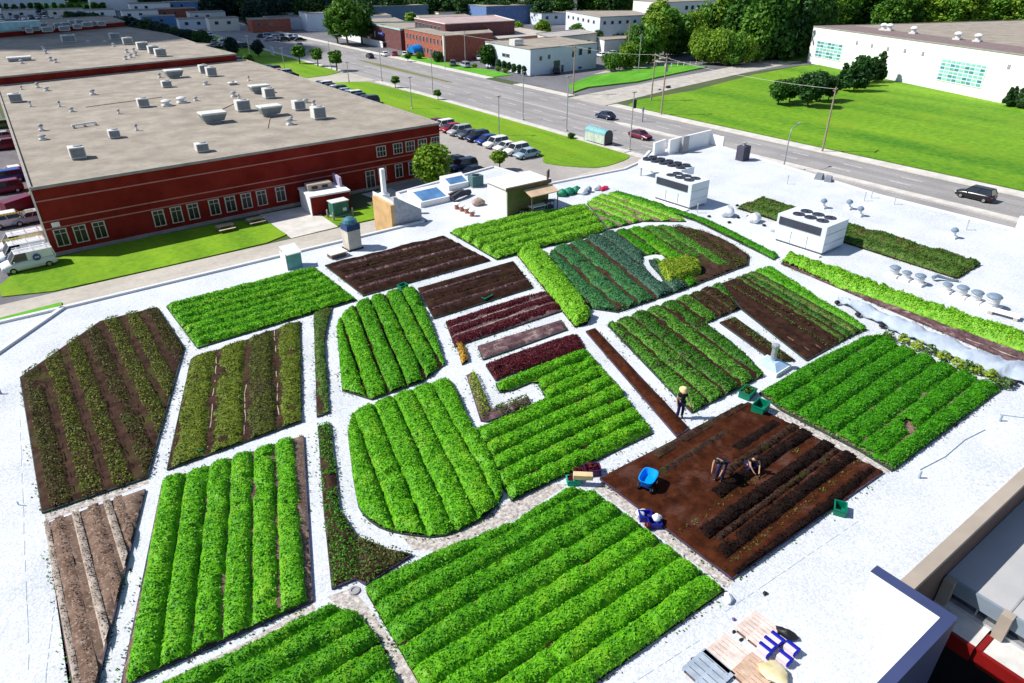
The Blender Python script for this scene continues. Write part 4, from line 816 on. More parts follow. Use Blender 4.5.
x,y=P(742,160,RZ); o=empty('exhaust_cabinet',x,y,RZ,0,'dark upright exhaust cabinet at the roof edge by the road','exhaust cabinet'); MB().box(0,0,0,1.2,1.0,1.6).build('casing',mat('dark_blue_grey',(.06,.06,.09)),o,bevel=.02); MB().lathe(0,0,[(.2,1.6),(.2,1.9),(.3,1.95),(.05,2.05)],10).build('cap',M_grey,o)
for i,(px,py,lx,ly,h) in enumerate(((819,178,1.6,.8,.4),(828,181,1.0,.7,.5))):
    x,y=P(px,py,RZ); tag(MB().box(x,y,RZ,lx,ly,h,.4,.8,.8).build('equipment_box',mat('mixed_grey',(.2,.22,.26))),['low dark equipment box at the roof edge above the road','small grey equipment box touching the roof edge above the road'][i],'box')
# cream shed
x0,y0=34.0,47.6; o=empty('rooftop_shed',34,47,RZ,0,'cream and olive rooftop shed with a white roof and a small lean-to canopy','shed')
MB().box(2.3,1.45,0,4.6,2.9,2.5).build('wall',mat('olive_render',(.13,.13,.045),rough=.8),o)
MB().box(-.06,1.45,0,.12,2.95,2.6).build('side_wall',M_cream,o)
MB().box(2.2,1.45,2.502,5.0,3.2,.16).build('roof',M_white,o); MB().box(2.2,-.2,2.3,5.0,.1,.3).build('fascia',mat('brown_trim',(.15,.09,.05)),o)
c=MB(); c.prism([(1.6,-.26),(4.7,-.26),(4.7,-1.35),(1.6,-1.35)],[2.1,2.1,1.75,1.75],[2.18,2.18,1.83,1.83]); c.build('canopy',mat('tan_canopy',(.55,.40,.28)),o)
for s in (4.7,4.35): MB().box(s,.2 if s>4.5 else -.1,2.5,.14,.14,.9).build('chimney',M_brown,o)
for s in (1.7,4.6): MB().box(s,-1.3,0,.07,.07,1.78).build('post',M_brown,o)
# equipment under the canopy
for i,(dx,dy,sx,sy,sz,mm,nm,lb) in enumerate(((2.6,-.9,1.6,.6,.8,M_duct,'work_table','pale work table under the tan canopy'),(1.3,-.8,.7,.5,.6,M_black,'dark_crate','dark crate at the left under the canopy'),(4.1,-.7,.9,.6,.9,M_louv,'dark_cabinet','dark cabinet at the right under the canopy'))):
    t=empty(nm,34+dx,47+dy,RZ,0,lb,nm.split('_')[1]); MB().box(0,0,sz-.08,sx,sy,.08).build('top',mm,t)
    for s in (-1,1):
        for q in (-1,1): MB().box(s*sx*.42,q*sy*.4,0,.07,.07,sz-.08).build('leg',M_grey,t)
    MB().box(0,0,.15,sx*.8,sy*.7,.3).build('shelf',M_louv if i!=0 else M_grey,t)
for i in range(3):
    x,y=P(562+7*i,196-i*1.5,RZ); lump('green_tarp',x,y,RZ,1.1,.9,.7,mat('green_tarp',(.01,.22,.12),rough=.5),['green tarpaulin heap nearest to the shed','middle green tarpaulin heap right of the shed','rightmost green tarpaulin heap right of the shed'][i],'tarpaulin',None,i+20)
x,y=P(583,194,RZ); lump('grey_sack',x,y,RZ,1.1,.8,.6,M_wrap,'pale sack heap between the green tarps and the pink sheet','sack',None,31)
x,y=P(589,192,RZ); lump('blue_grey_sack',x,y,RZ,.6,.6,.6,M_capb,'dark blue-grey sack beside the pale heap','sack',None,32)
x,y=P(604,189.5,RZ); lump('pink_sheet',x,y,RZ,1.4,.6,.35,mat('pink_sheet',(.75,.02,.10),rough=.5),'bright pink crumpled sheet on the gravel near the garden tip','sheet',None,33,rz=.4)
x,y=P(597,190,RZ); lump('white_sack',x,y,RZ,.9,.7,.6,M_wrap,'white sack left of the bright pink sheet','sack',None,34)
for i,(px,py) in enumerate(((457,209),(462,211),(467,213),(472,216))):
    x,y=P(px,py,RZ); o=empty('stool',x,y,RZ,0,['leftmost of four small round-topped stools near the skylights','second small stool from the left near the skylights','third small stool from the left near the skylights','nearest and rightmost of the four small stools'][i],'stool','small stools on the roof')
    MB().lathe(0,0,[(.28,.45),(.3,.5),(.26,.56)],12).build('seat',M_white,o); MB().lathe(0,0,[(.22,0),(.2,.45)],10).build('base',mat('terracotta',(.35,.14,.10)),o)
x,y=P(478,205,RZ); lump('brown_sacks',x,y,RZ,1.2,1.0,.7,mat('brown_sack',(.28,.16,.12),c2=(.5,.42,.38),scale=3),'brown and white heap of sacks against the cream shed wall','sack',None,40)
# skylights
M_skyg=glassy('blue_skylight',(.09,.21,.42),.25)
def skylight(px,py,L,D,label):
    x,y=P(px,py,RZ); o=empty('skylight',x,y,RZ,R(2),label,'skylight','blue skylights between the stair and the shed')
    b=MB(); b.prism([(0,0),(L,0),(L,D),(0,D)],0,[.5,.5,1.1,1.1]); b.build('curb',M_white,o)
    b=MB(); b.add([(.3,.15,.56),(L-.3,.15,.56),(L-.3,D-.5,.56+.6*(D-.65)/D),(.3,D-.5,.56+.6*(D-.65)/D)],[(0,1,2,3)]); b.build('glass',M_skyg,o); 
skylight(421,208,3.2,2.3,'blue glass skylight nearer to the grey stair wall'); skylight(449,191,2.6,1.6,'blue glass skylight farther back beside the roof edge')
x,y=P(452,202,RZ); o=empty('roof_ductwork',x,y,RZ,.1,'pair of dark curved ducts lying between the skylights and the shed','duct'); MB().tube([(0,0,.3),(1.2,.3,.5),(2.6,.6,.3)],.28).build('duct',M_louv,o); MB().tube([(.3,.9,.3),(1.4,1.1,.4),(2.3,1.2,.3)],.22).build('duct',M_brown,o)
x,y=P(478,187,RZ); o=empty('condenser_unit',x,y+.4,RZ,0,'dark teal condenser box by the cream shed at the roof edge','condenser'); MB().box(0,0,.1,1.3,.9,1.0).build('casing',mat('teal_grey',(.08,.16,.17)),o,bevel=.02); MB().lathe(0,0,[(.35,1.1),(.35,1.16),(.05,1.17)],12).build('fan',M_black,o); MB().box(0,0,0,1.4,1.0,.1).build('base',M_grey,o)
# stair head with sloping grey wall and tan end
sx0,sy0=P(396,226.5,RZ); ex,ey=P(424,222,RZ); L=math.hypot(ex-sx0,ey-sy0)
o=empty('stair_head',sx0,sy0,0,0,'tan and grey stair enclosure with a sloping top at the roof edge','stair enclosure')
zt=RZ+2.6
MB().prism([(.0,-.02),(L,-.02),(L,.22),(0,.22)],0,[zt,RZ+1.05,RZ+1.05,zt]).build('side_wall',mat('speckled_grey_render',(.30,.31,.36),c2=(.42,.43,.48),scale=3,rough=.9),o)
MB().prism([(-.25,.225),(.0,-.05),(-.02,4.2),(-1.3,4.2)][:0] or [(-.35,-.02),(-.01,-.02),(-.01,3.4),(-.35,3.4)],0,RZ+1.9).build('end_wall',mat('tan_render',(.52,.34,.16),rough=.8),o)
MB().prism([(0,.225),(L,.225),(L,4),(0,4)],RZ-.1,[RZ+2.1,RZ+.7,RZ+.7,RZ+2.1]).build('roof',M_white,o)
MB().box(.9,3.6,RZ+1.6,.35,.35,2.4).build('flue',M_white,o); MB().box(.9,3.6,RZ+1.5,.7,.7,.35).build('flue_base',M_white,o)
# chimneys beside the bare bed
x,y=P(355.5,250,RZ); o=empty('roof_chimney',x,y+.5,RZ,R(5),'square beige chimney with a blue domed metal cowl beside the bare bed','chimney')
MB().box(0,0,.1,1.1,1.0,1.5).build('shaft',mat('weathered_beige',(.45,.40,.34),c2=(.60,.56,.50),scale=1.5),o); MB().box(0,0,0,1.3,1.2,.1).build('base',M_black,o)
MB().box(0,0,1.6,1.15,1.05,.45).build('collar',mat('deep_blue_metal',(.03,.06,.16),rough=.4),o); MB().lathe(0,0,[(.55,2.05),(.6,2.15),(.5,2.4),(.25,2.55),(.02,2.6)],14).build('cowl',mat('blue_green_metal',(.07,.18,.24),rough=.35,metal=.3),o)
x,y=P(341,257,RZ); o=empty('curb_box',x-.2,y+.3,RZ,R(5),'low flat wooden curb box left of the square chimney','curb box'); MB().box(0,0,0,1.2,.8,.35).build('curb',M_brown,o); MB().box(0,0,.352,1.4,1.0,.07).build('lid',M_cream,o)
x,y=P(296,269,RZ); o=empty('hooded_vent',x,y+.5,RZ,R(5),'slanted teal-fronted vent box on the white roof edge above the long green bed','hooded vent')
MB().prism([(-.55,-.4),(.55,-.4),(.55,.5),(-.55,.5)],0,[1.1,1.1,1.5,1.5]).build('casing',mat('pale_teal',(.12,.30,.30),c2=(.2,.42,.42)),o); MB().prism([(-.6,-.45),(.6,-.45),(.6,.55),(-.6,.55)],[1.12,1.12,1.53,1.53],[1.18,1.18,1.6,1.6]).build('lid',M_white,o); MB().box(-.62,.05,.0,.06,.9,1.25).build('side_panel',M_white,o)
# small exhaust stack in the garden
x,y=P(773,372,RZ); o=empty('exhaust_stack',x,y,RZ,R(4),'short metal exhaust pipe on a blue-white pyramid base inside the garden','exhaust stack')
MB().box(.3,.3,0,1.5,1.5,.25).build('curb',M_white,o); MB().box(.3,.3,.252,1.4,1.4,.28,0,.45,.45).build('base',mat('blue_white_metal',(.35,.50,.72),rough=.4),o); MB().lathe(.3,.3,[(.15,.5),(.15,1.35),(.22,1.38),(.22,1.5),(.1,1.55)],12).build('pipe',M_metal,o)
# lone vent in bed corner, drain
x,y=P(354.5,591,RZ); tag(MB().lathe(x,y,[(.2,RZ),(.2,RZ+.06),(.12,RZ+.07),(.1,RZ+.03)],14).build('roof_drain',M_grey),'round grey drain ring at the path fork near the bottom','drain')
# white row cover beside the hedge
pts_a=PL([(838,297),(858,303),(890,316),(930,331),(965,346),(1000,357),(1024,364),(1070,382)],RZ+.3)
pts_b=PL([(839,303),(862,317),(890,331),(925,347),(955,362),(985,378),(1008,380),(1045,398)],RZ)
nn=len(pts_a); V=[];K=11
for i in range((nn-1)*6+1):
    t=i/6; k=min(int(t),nn-2); f_=t-k
    A=[pts_a[k][j]*(1-f_)+pts_a[k+1][j]*f_ for j in (0,1)]; B=[pts_b[k][j]*(1-f_)+pts_b[k+1][j]*f_ for j in (0,1)]
    for j in range(K):
        s=j/(K-1); x=A[0]*(1-s)+B[0]*s; y=A[1]*(1-s)+B[1]*s
        z=RZ+.12+.42*math.sin(math.pi*min(1,s*1.05))**.6*min(1,i/3+.2)+.10*math.sin(i*.9+s*5)+.07*math.sin(i*2.3+s*9)+.10*float(vnoise([x*2],[y*2],1,3)[0])
        V.append((x,y,z))
fs=[(i*K+j,(i+1)*K+j,(i+1)*K+j+1,i*K+j+1) for i in range((nn-1)*6) for j in range(K-1)]
rc=MB().add(V,fs).build('row_cover',mat('white_fleece',(.34,.41,.52),rough=.95,c2=(.48,.55,.65),scale=1.2,bump=.5,trans=.15),smooth=True); tag(rc,'rumpled pale blue-white fleece covering a row beside the hedge','row cover')
so_=rc.modifiers.new('th','SOLIDIFY'); so_.thickness=.02
for i,(px,py) in enumerate(((837,303),(858,315),(882,326),(944,362),(978,364),(1014,383),(1022,380),(997,386))):
    x,y=P(px,py,RZ+.15); lump('weight_bag',x,y,RZ+.1,.4,.35,.25,M_black,'small black bag weighing down the edge of the fleece row cover','weight bag','bags holding the fleece down',i+50)
# little flowering clumps along the fleece
def clump(name,x,y,z,r,h,m,k,label=None,cat=None,group=None,ls=.12):
    a=rng.uniform(0,6.28,k); rr=r*np.sqrt(rng.uniform(0,1,k)); zz=h*rng.uniform(.1,1,k)*(1-.5*(rr/r)**2)
    q,f=leaves(rr*np.cos(a),rr*np.sin(a),zz,np.cos(a)*.5,np.sin(a)*.5,np.ones(k),np.full(k,ls),tilt=.7)
    o=npmesh(name,q,f,m); o.location=(x,y,z); return tag(o,label,cat,group)
for i,(px,py) in enumerate(((888,338),(903,342),(917,348),(930,352),(943,358),(957,366),(966,369),(975,372),(990,378),(1004,386))):
    x,y=P(px,py,RZ+.1); clump('flower_clump',x,y,RZ+.08,.35,.55,L_yellow if i%3 else L_weedy,110,'small bushy clump in the row between the deep green bed and the fleece','plant','clumps along the fleece')
# ---------------------------------------------------------------- loose farm things
M_tub=mat('bright_blue_plastic',(.0,.22,.75),rough=.35,c2=(.0,.30,.85)); M_bframe=mat('dark_blue_frame',(.01,.03,.22),rough=.4)
x,y=P(647,487,RZ+.15); o=empty('garden_cart',x,y,RZ+.18,R(25),'bright blue poly garden cart standing on the bare reddish bed','cart'); o.scale=(.85,.85,.85)
def tubring(z,a,bb,n=20): return [(a*math.copysign(abs(math.cos(t))**.6,math.cos(t)),bb*math.copysign(abs(math.sin(t))**.6,math.sin(t)),z) for t in [2*math.pi*i/n for i in range(n)]]
b=MB(); n=20; rings=[tubring(.35,.42,.28),tubring(.72,.62,.42),tubring(.72,.57,.37),tubring(.42,.38,.25)]
b.add([v for r_ in rings for v in r_],[tuple(range(n-1,-1,-1))]+[(j*n+i,j*n+(i+1)%n,(j+1)*n+(i+1)%n,(j+1)*n+i) for j in range(3) for i in range(n)]+[tuple(3*n+i for i in range(n))]); b.build('tub',M_tub,o)
b=MB(); b.box(0,0,.28,.9,.5,.06); b.build('frame',M_bframe,o)
for s in (-.35,.35):
    for t in (-.33,.33):
        q=MB(); ring=[]; 
        q.lathe(0,0,[(.17,-.05),(.19,0),(.17,.05)],14); wv=[(v[0],v[2],v[1]) for v in q.v]; q.v=wv
        wo=q.build('wheel',M_black,o,loc=(s,t,.17)); q=MB(); q.lathe(0,0,[(.08,-.06),(.08,.06)],10); q.v=[(v[0],v[2],v[1]) for v in q.v]; q.build('rim',M_white,wo)
MB().tube([(.45,0,.3),(.8,.05,.2),(1.2,.1,.1)],.02).build('handle',M_grey,o)
M_gcrate=mat('green_plastic',(.0,.16,.09),rough=.45)
def crate(px,py,m,label,z=RZ,s=.6,d=.4,h=.3,rz=.3,cat='crate',group=None,fill=None,name='crate'):
    x,y=P(px,py,z); o=empty(name,x,y,z,rz,label,cat,group); b=MB()
    t=.03; b.box(0,0,0,s,d,t); b.box(0,-d/2+t/2,t,s,t,h-t); b.box(0,d/2-t/2,t,s,t,h-t); b.box(-s/2+t/2,0,t,t,d-2*t,h-t); b.box(s/2-t/2,0,t,t,d-2*t,h-t); b.build('box_shell',m,o)
    b=MB(); b.box(0,-d/2-.012,h-.05,s+.05,.03,.05); b.box(0,d/2+.012,h-.05,s+.05,.03,.05); b.box(-s/2-.012,0,h-.05,.03,d,.05); b.box(s/2+.012,0,h-.05,.03,d,.05); b.build('rim',m,o)
    if fill:
        k=60; q,f=leaves(rng.uniform(-s*.42,s*.42,k),rng.uniform(-d*.42,d*.42,k),rng.uniform(h*.6,h*1.15,k),np.zeros(k),np.zeros(k),np.ones(k),np.full(k,.13)); npmesh('contents',q,f,fill,o)
    return o
M_purpc=mat('purple_plastic',(.06,.01,.07),rough=.5)
crate(747,396,M_gcrate,'green crate on the gravel crossing beside the mixed leaf bed',s=.85,d=.6,h=.4,fill=L_weedy,rz=.2)
crate(760,410,M_gcrate,'green crate on the top corner of the bare reddish bed',z=RZ+.15,s=.85,d=.6,h=.4,rz=.2)
crate(839,512,M_gcrate,'green crate on the gravel below the bare reddish bed',s=.6,d=.45,h=.35,rz=.5)
crate(573,483,mat('teal_crate',(.0,.33,.20)),'teal green crate of leaves at the left end of the harvest heap',s=.55,d=.4,h=.3,fill=L_maroon,rz=R(-30))
crate(580,476,M_purpc,'purple crate with dark lettuce between the teal crate and the cardboard',s=.5,d=.4,h=.3,fill=L_maroon,rz=R(-30))
crate(592,473,M_purpc,'dark purple crate of lettuce at the right end of the harvest heap',s=.7,d=.5,h=.35,fill=L_maroon,rz=R(-30))
x,y=P(583,476,RZ+.5); tag(MB().box(x,y,RZ+.38,.85,.3,.25,R(-40)).build('cardboard_box',mat('cardboard',(.62,.48,.27),rough=.8),bevel=.02),'open cardboard box lying on top of the harvest crates','box')
crate(486,299.5,M_gcrate,'small green crate between the bare dark bed and the maroon rows',s=.75,d=.5,h=.3,rz=.2)
crate(403,289,M_gcrate,'small green crate at the top of the rounded green bed',s=.6,d=.45,h=.35,rz=.2,z=RZ+.1)
crate(196,455,M_gcrate,'tiny pale-topped crate at the foot of the low olive rows',s=.5,d=.35,h=.25,rz=.2)
M_bluec=mat('blue_lid_plastic',(.005,.012,.30),rough=.4)
crate(645,519,M_bluec,'blue crate beside the big green bed corner',s=.5,d=.4,h=.3,rz=-.6); crate(654,526,M_bluec,'blue crate with a white bag next to the narrow path',s=.5,d=.4,h=.3,rz=-.6)
x,y=P(656,525,RZ); lump('white_bag',x,y,RZ+.28,.4,.35,.3,M_wrap,'white bag resting on the blue crate by the narrow path','bag',None,71)
x,y=P(641,515,RZ); lump('white_bag',x,y,RZ,.5,.35,.3,M_wrap,'white bag on the gravel left of the blue crates','bag',None,72)
x,y=P(648,529,RZ); lump('red_bag',x,y,RZ+.1,.3,.3,.25,L_maroon,'small red bag in front of the blue crates','bag',None,73)
x,y=P(728,600,RZ); lump('white_sack',x,y,RZ,.5,.3,.25,M_wrap,'white sack lying on gravel at the corner of the largest green bed','sack',None,74,rz=.8)
x,y=P(765,594,RZ); lump('black_glove',x,y,RZ,.22,.16,.1,M_black,'small black rag lying alone on the white gravel','rag',None,75)
x,y=P(733.5,620,RZ); lump('purple_ball',x,y,RZ,.12,.12,.12,mat('purple_rubber',(.2,.08,.3)),'tiny purple ball on the gravel above the pallets','ball',None,76)
# pallets and crates at the bottom
M_pal=mat('pallet_wood',(.50,.40,.36),rough=.85,c2=(.70,.60,.56),scale=3)
M_pal2=mat('tan_pallet_wood',(.42,.28,.20),rough=.85,c2=(.60,.44,.34),scale=3)
M_palb=mat('blue_grey_pallet',(.24,.30,.38),rough=.85,c2=(.38,.44,.52),scale=2)
def pallet(px,py,rz,m,label,sx=1.0,sy=1.2,nb=7,z=RZ):
    x,y=P(px,py,z); o=empty('wooden_pallet',x,y,z,rz,label,'pallet','pallets at the bottom edge')
    for k in range(3): MB().box(-sx*.44+sx*.44*k,0,.02,.09,sy,.09).build('stringer',m,o)
    MB().box(0,0,.0,sx*.98,sy*.98,.018).build('bottom_deck',M_brown,o)
    for k in range(nb): MB().box(0,-sy/2+sy*(k+.5)/nb,.112,sx,sy/nb*.86,.02).build('board',m,o)
    return o
ba=math.atan2(P(742,613,8)[1]-P(725,640,8)[1],P(742,613,8)[0]-P(725,640,8)[0])
e1=P(710,653,8); e2=P(731,671,8); pang=math.atan2(e2[1]-e1[1],e2[0]-e1[0])
pallet(726,655,pang,M_pal,'pale slatted pallet in the middle of the group'); pallet(757,631,pang,M_pal,'pale slatted pallet farthest up beside the black sack'); pallet(754,675,pang,M_pal2,'tan pallet at the bottom partly under the yellow sheet')
pallet(708,673,pang,M_palb,'blue-grey pallet at the bottom left of the group',sx=1.2,nb=5)
x,y=P(773,676,RZ); sh=lump('yellow_sheet',x,y,RZ+.12,.95,.8,.2,mat('yellow_plastic',(.50,.43,.22),rough=.5,c2=(.66,.60,.42),scale=2),'crumpled yellow plastic sheet over the tan pallet','sheet',None,80,rz=pang)
lump('black_sack',*P(786,636,RZ),RZ,.35,.75,.3,M_black,'curved black sack lying beside the pale pallets','sack',None,81,rz=.3)
M_pinkc=mat('pale_pink_plastic',(.70,.58,.66),rough=.5)
for i,(px,py,lb) in enumerate(((763,654,'leftmost blue-handled box'),(768,648,'upper left blue-handled box'),(775,643,'topmost blue-handled box'),(790,652,'blue-handled box at the right end'),(783,662,'nearest blue-handled box'))):
    x,y=P(px,py,RZ); o=empty('tote_box',x,y,RZ,pang,lb+' in the cluster beside the pallets','tote box','blue tote boxes'); MB().box(0,0,0,.42,.26,.24).build('tub',M_pinkc,o,bevel=.02); MB().box(0,.1,.22,.5,.12,.08).build('lid',M_bluec,o,bevel=.02); MB().box(.2,0,.1,.06,.3,.16).build('handle',M_bluec,o)
lump('clear_plastic',*P(740,664,RZ),RZ,1.0,.7,.1,mat('clear_plastic_sheet',(.66,.70,.76),rough=.3,c2=(.8,.83,.88)),'crumpled clear plastic sheet between the pallets','plastic sheet',None,82,rz=pang)
for i,(px,py) in enumerate(((693,659),(689,666),(741,640),(734,632))):
    x,y=P(px,py,RZ); lump('black_clod',x,y,RZ,.2,.1,.06,M_black,'small black scrap on the gravel near the pallets','scrap','black scraps by the pallets',85+i)
# hoses and cables on the gravel
def hose(pts,r,m,label,z=RZ+.02):
    tag(MB().tube([(*P(a,b_,RZ),z) for a,b_ in pts],r,5).build('cable',m),label,'cable')
M_cab=mat('grey_cable',(.25,.32,.42)); 
hose([(1000,415),(1024,418),(1050,421)],.02,M_cab,'short grey cable at the right edge of the gravel'); hose([(920,470),(945,457),(965,440),(985,430)],.02,M_cab,'long grey cable lying across the right-hand gravel'); hose([(17,502),(18,505),(22,505.5),(26,506)],.02,M_cab,'thin bent cable on the gravel at the far left')
for i,(px,py) in enumerate(((1000,421),(919,478),(1,394))):
    x,y=P(px,py,RZ); tag(MB().lathe(x,y,[(.07,RZ),(.05,RZ+.1),(.05,RZ+.35),(.02,RZ+.4)],8).build('anchor_post',M_cab),['short dark anchor post at the right edge of the gravel','short dark anchor post at the left end of the long cable','short dark anchor post at the far left of the gravel'][i],'post')
# ================================================================== PEOPLE
M_skin=mat('skin',(.45,.26,.18),rough=.6); M_navyc=mat('navy_cloth',(.012,.014,.07),rough=.9); M_blackc=mat('black_cloth',(.008,.008,.012),rough=.9); M_hair=mat('dark_hair',(.02,.012,.01),rough=.8); M_straw=mat('straw',(.62,.47,.22),rough=.9,c2=(.75,.6,.33),scale=6)
def skin_obj(name,verts,edges,rad,m,parent,root=0,sub=1):
    me=bpy.data.meshes.new(name); me.from_pydata(verts,edges,[]); o=bpy.data.objects.new(name,me); col.objects.link(o)
    mo=o.modifiers.new('skin','SKIN'); 
    for i,r_ in enumerate(rad): me.skin_vertices[0].data[i].radius=(r_,r_) if not hasattr(r_,'__len__') else r_
    me.skin_vertices[0].data[root].use_root=True
    s=o.modifiers.new('sub','SUBSURF'); s.levels=sub; s.render_levels=sub; me.materials.append(m)
    if parent is not None: o.parent=parent
    mo.use_smooth_shade=True
    return o
def person(x,y,z,rz,pose,label,top=M_blackc,trous=M_navyc,hat=False):
    o=empty('person',x,y,z,rz,label,'person')
    J=dict(pel=(0,0,.95),bel=(0,.01,1.12),che=(0,.02,1.34),nek=(0,.01,1.50),hd1=(0,.03,1.60),hd2=(0,.03,1.70))
    for s,n in ((-1,'l'),(1,'r')):
        J.update({'hip'+n:(s*.10,0,.90),'kne'+n:(s*.11,.02,.50),'ank'+n:(s*.11,-.02,.09),'toe'+n:(s*.12,.15,.04),'sho'+n:(s*.19,0,1.42),'elb'+n:(s*.27,.0,1.14),'wri'+n:(s*.27,.12,.92)})
    J.update(pose); V=[];E=[];Rd=[];ix={}
    def a(k,r_): ix[k]=len(V); V.append(J[k]); Rd.append(r_); return ix[k]
    for k,r_ in (('pel',.13),('bel',.12),('che',.145),('nek',.055),('hd1',.085),('hd2',.088)): a(k,r_)
    E+=[(0,1),(1,2),(2,3),(3,4),(4,5)]
    # nose and ears as small bumps of the same skin
    f=Vector(J['hd2'])-Vector(J['nek']); fw=Vector((0,1,0)); 
    if f.y>.1: fw=Vector((0,.5,-.8))
    V.append(tuple(Vector(J['hd1'])+fw*.10)); Rd.append(.018); E.append((ix['hd1'],len(V)-1))
    for s,n in ((-1,'l'),(1,'r')):
        for k,r_ in (('hip'+n,.10),('kne'+n,.062),('ank'+n,.043),('toe'+n,.038),('sho'+n,.062),('elb'+n,.045),('wri'+n,.03)): a(k,r_)
        E+=[(0,ix['hip'+n]),(ix['hip'+n],ix['kne'+n]),(ix['kne'+n],ix['ank'+n]),(ix['ank'+n],ix['toe'+n]),(2,ix['sho'+n]),(ix['sho'+n],ix['elb'+n]),(ix['elb'+n],ix['wri'+n])]
        w_=Vector(J['wri'+n]); dr=(w_-Vector(J['elb'+n])).normalized(); sd=dr.cross(Vector((1,0,0))); sd=sd.normalized() if sd.length>.1 else Vector((0,1,0))
        pal=w_+dr*.07; V.append(tuple(pal)); Rd.append(.03); E.append((ix['wri'+n],len(V)-1)); pi=len(V)-1
        for q,ln in ((-.027,.062),(-.009,.074),(.009,.07),(.027,.055)):
            p1=pal+sd*q*1.2+dr*.03; p2=p1+dr*ln+Vector((-s*.02,0,0)); V.append(tuple(p1)); V.append(tuple(p2)); Rd+=[.009,.008]; E+=[(pi,len(V)-2),(len(V)-2,len(V)-1)]
        p1=w_+dr*.03+sd*.045; V.append(tuple(p1)); V.append(tuple(p1+dr*.04+sd*.01)); Rd+=[.011,.009]; E+=[(ix['wri'+n],len(V)-2),(len(V)-2,len(V)-1)]
    skin_obj('body',V,E,Rd,M_skin,o)
    # shirt and trousers over the same joints
    ks=['bel','che','shol','elbl','shor','elbr','pel']; v=[J[k] for k in ks]
    half=lambda p,q:tuple((p[i]+q[i])/2 for i in range(3)); v[3]=half(J['shol'],J['elbl']); v[5]=half(J['shor'],J['elbr'])
    skin_obj('shirt',v,[(0,1),(1,2),(2,3),(1,4),(4,5),(0,6)],[.15,.175,.09,.07,.09,.07,.15],top,o)
    ks=['pel','hipl','knel','ankl','hipr','kner','ankr']; skin_obj('trousers',[J[k] for k in ks],[(0,1),(1,2),(2,3),(0,4),(4,5),(5,6)],[.15,.12,.085,.07,.12,.085,.07],trous,o)
    for n in 'lr': skin_obj('shoe',[J['ank'+n],J['toe'+n]],[(0,1)],[.06,.055],M_blackc,o,sub=1)
    h=Vector(J['hd2']); up=(h-Vector(J['nek'])).normalized()
    hr=MB(); hr.lathe(0,0,[(.10,-.05),(.108,.02),(.09,.08),(.05,.11),(.01,.12)],12); ho=hr.build('hair',M_hair,o,loc=tuple(h-up*.0-fw*.015),smooth=True); ho.rotation_euler=up.to_track_quat('Z','Y').to_euler()
    if hat:
        b=MB().lathe(0,0,[(.24,.0),(.245,.015),(.13,.05),(.12,.13),(.06,.16),(.01,.165)],18); q=b.build('straw_hat',M_straw,o,loc=tuple(h+up*.02),smooth=True); q.rotation_euler=up.to_track_quat('Z','Y').to_euler()
    return o
x,y=P(679.5,418,RZ); person(x,y,RZ+.02,R(150),dict(elbl=(-.30,.08,1.14),wril=(-.34,.20,.94),hd1=(0,.05,1.59),hd2=(0,.07,1.68)),'person in dark navy work clothes and a straw hat standing on the white path',hat=True)
bend=dict(pel=(0,-.12,.92),bel=(0,.06,1.06),che=(0,.24,1.20),nek=(0,.38,1.28),hd1=(0,.47,1.30),hd2=(0,.54,1.31),shol=(-.19,.28,1.24),shor=(.19,.28,1.24),elbl=(-.24,.34,.95),elbr=(.24,.34,.95),wril=(-.2,.42,.68),wrir=(.2,.44,.70),hipl=(-.1,-.12,.88),hipr=(.1,-.12,.88),knel=(-.12,-.02,.48),kner=(.12,.06,.48),ankr=(.12,.05,.09),toer=(.12,.22,.04))
x,y=P(719,480,RZ+.15); person(x,y,RZ+.18,R(100),bend,'person in black top and blue trousers bending over the bare reddish bed')
cr_=dict(pel=(0,-.12,.35),bel=(0,-.02,.52),che=(0,.10,.70),nek=(0,.2,.80),hd1=(0,.27,.86),hd2=(0,.30,.94),shol=(-.18,.12,.74),shor=(.18,.12,.74),elbl=(-.24,.3,.55),elbr=(.24,.3,.55),wril=(-.15,.45,.35),wrir=(.15,.45,.35),hipl=(-.1,-.1,.32),hipr=(.1,-.1,.32),knel=(-.17,.28,.42),kner=(.17,.28,.42),ankl=(-.14,.05,.09),ankr=(.14,.05,.09),toel=(-.15,.22,.04),toer=(.15,.22,.04))
x,y=P(749,471,RZ+.15); person(x,y,RZ+.18,R(160),cr_,'person in dark clothes crouching at the ridge of the bare reddish bed')

for i,(p,q) in enumerate((((725,612),(860,520)),((700,640),(560,730)),((60,560),(45,683)),((20,420),(30,683)))):
    a=P(*p,RZ); c=P(*q,RZ); b=MB(); n=14; pts=[(a[0]+(c[0]-a[0])*t/n,a[1]+(c[1]-a[1])*t/n) for t in range(n+1)]
    for k in range(n): b.wall(pts[k],(pts[k][0]+(pts[k+1][0]-pts[k][0])*random.uniform(.5,1),pts[k][1]+(pts[k+1][1]-pts[k][1])*random.uniform(.5,1)),RZ+.002,RZ+.008,.014)
    b.build('membrane_seam',M_cab,store,loc=(-30,-30,0))
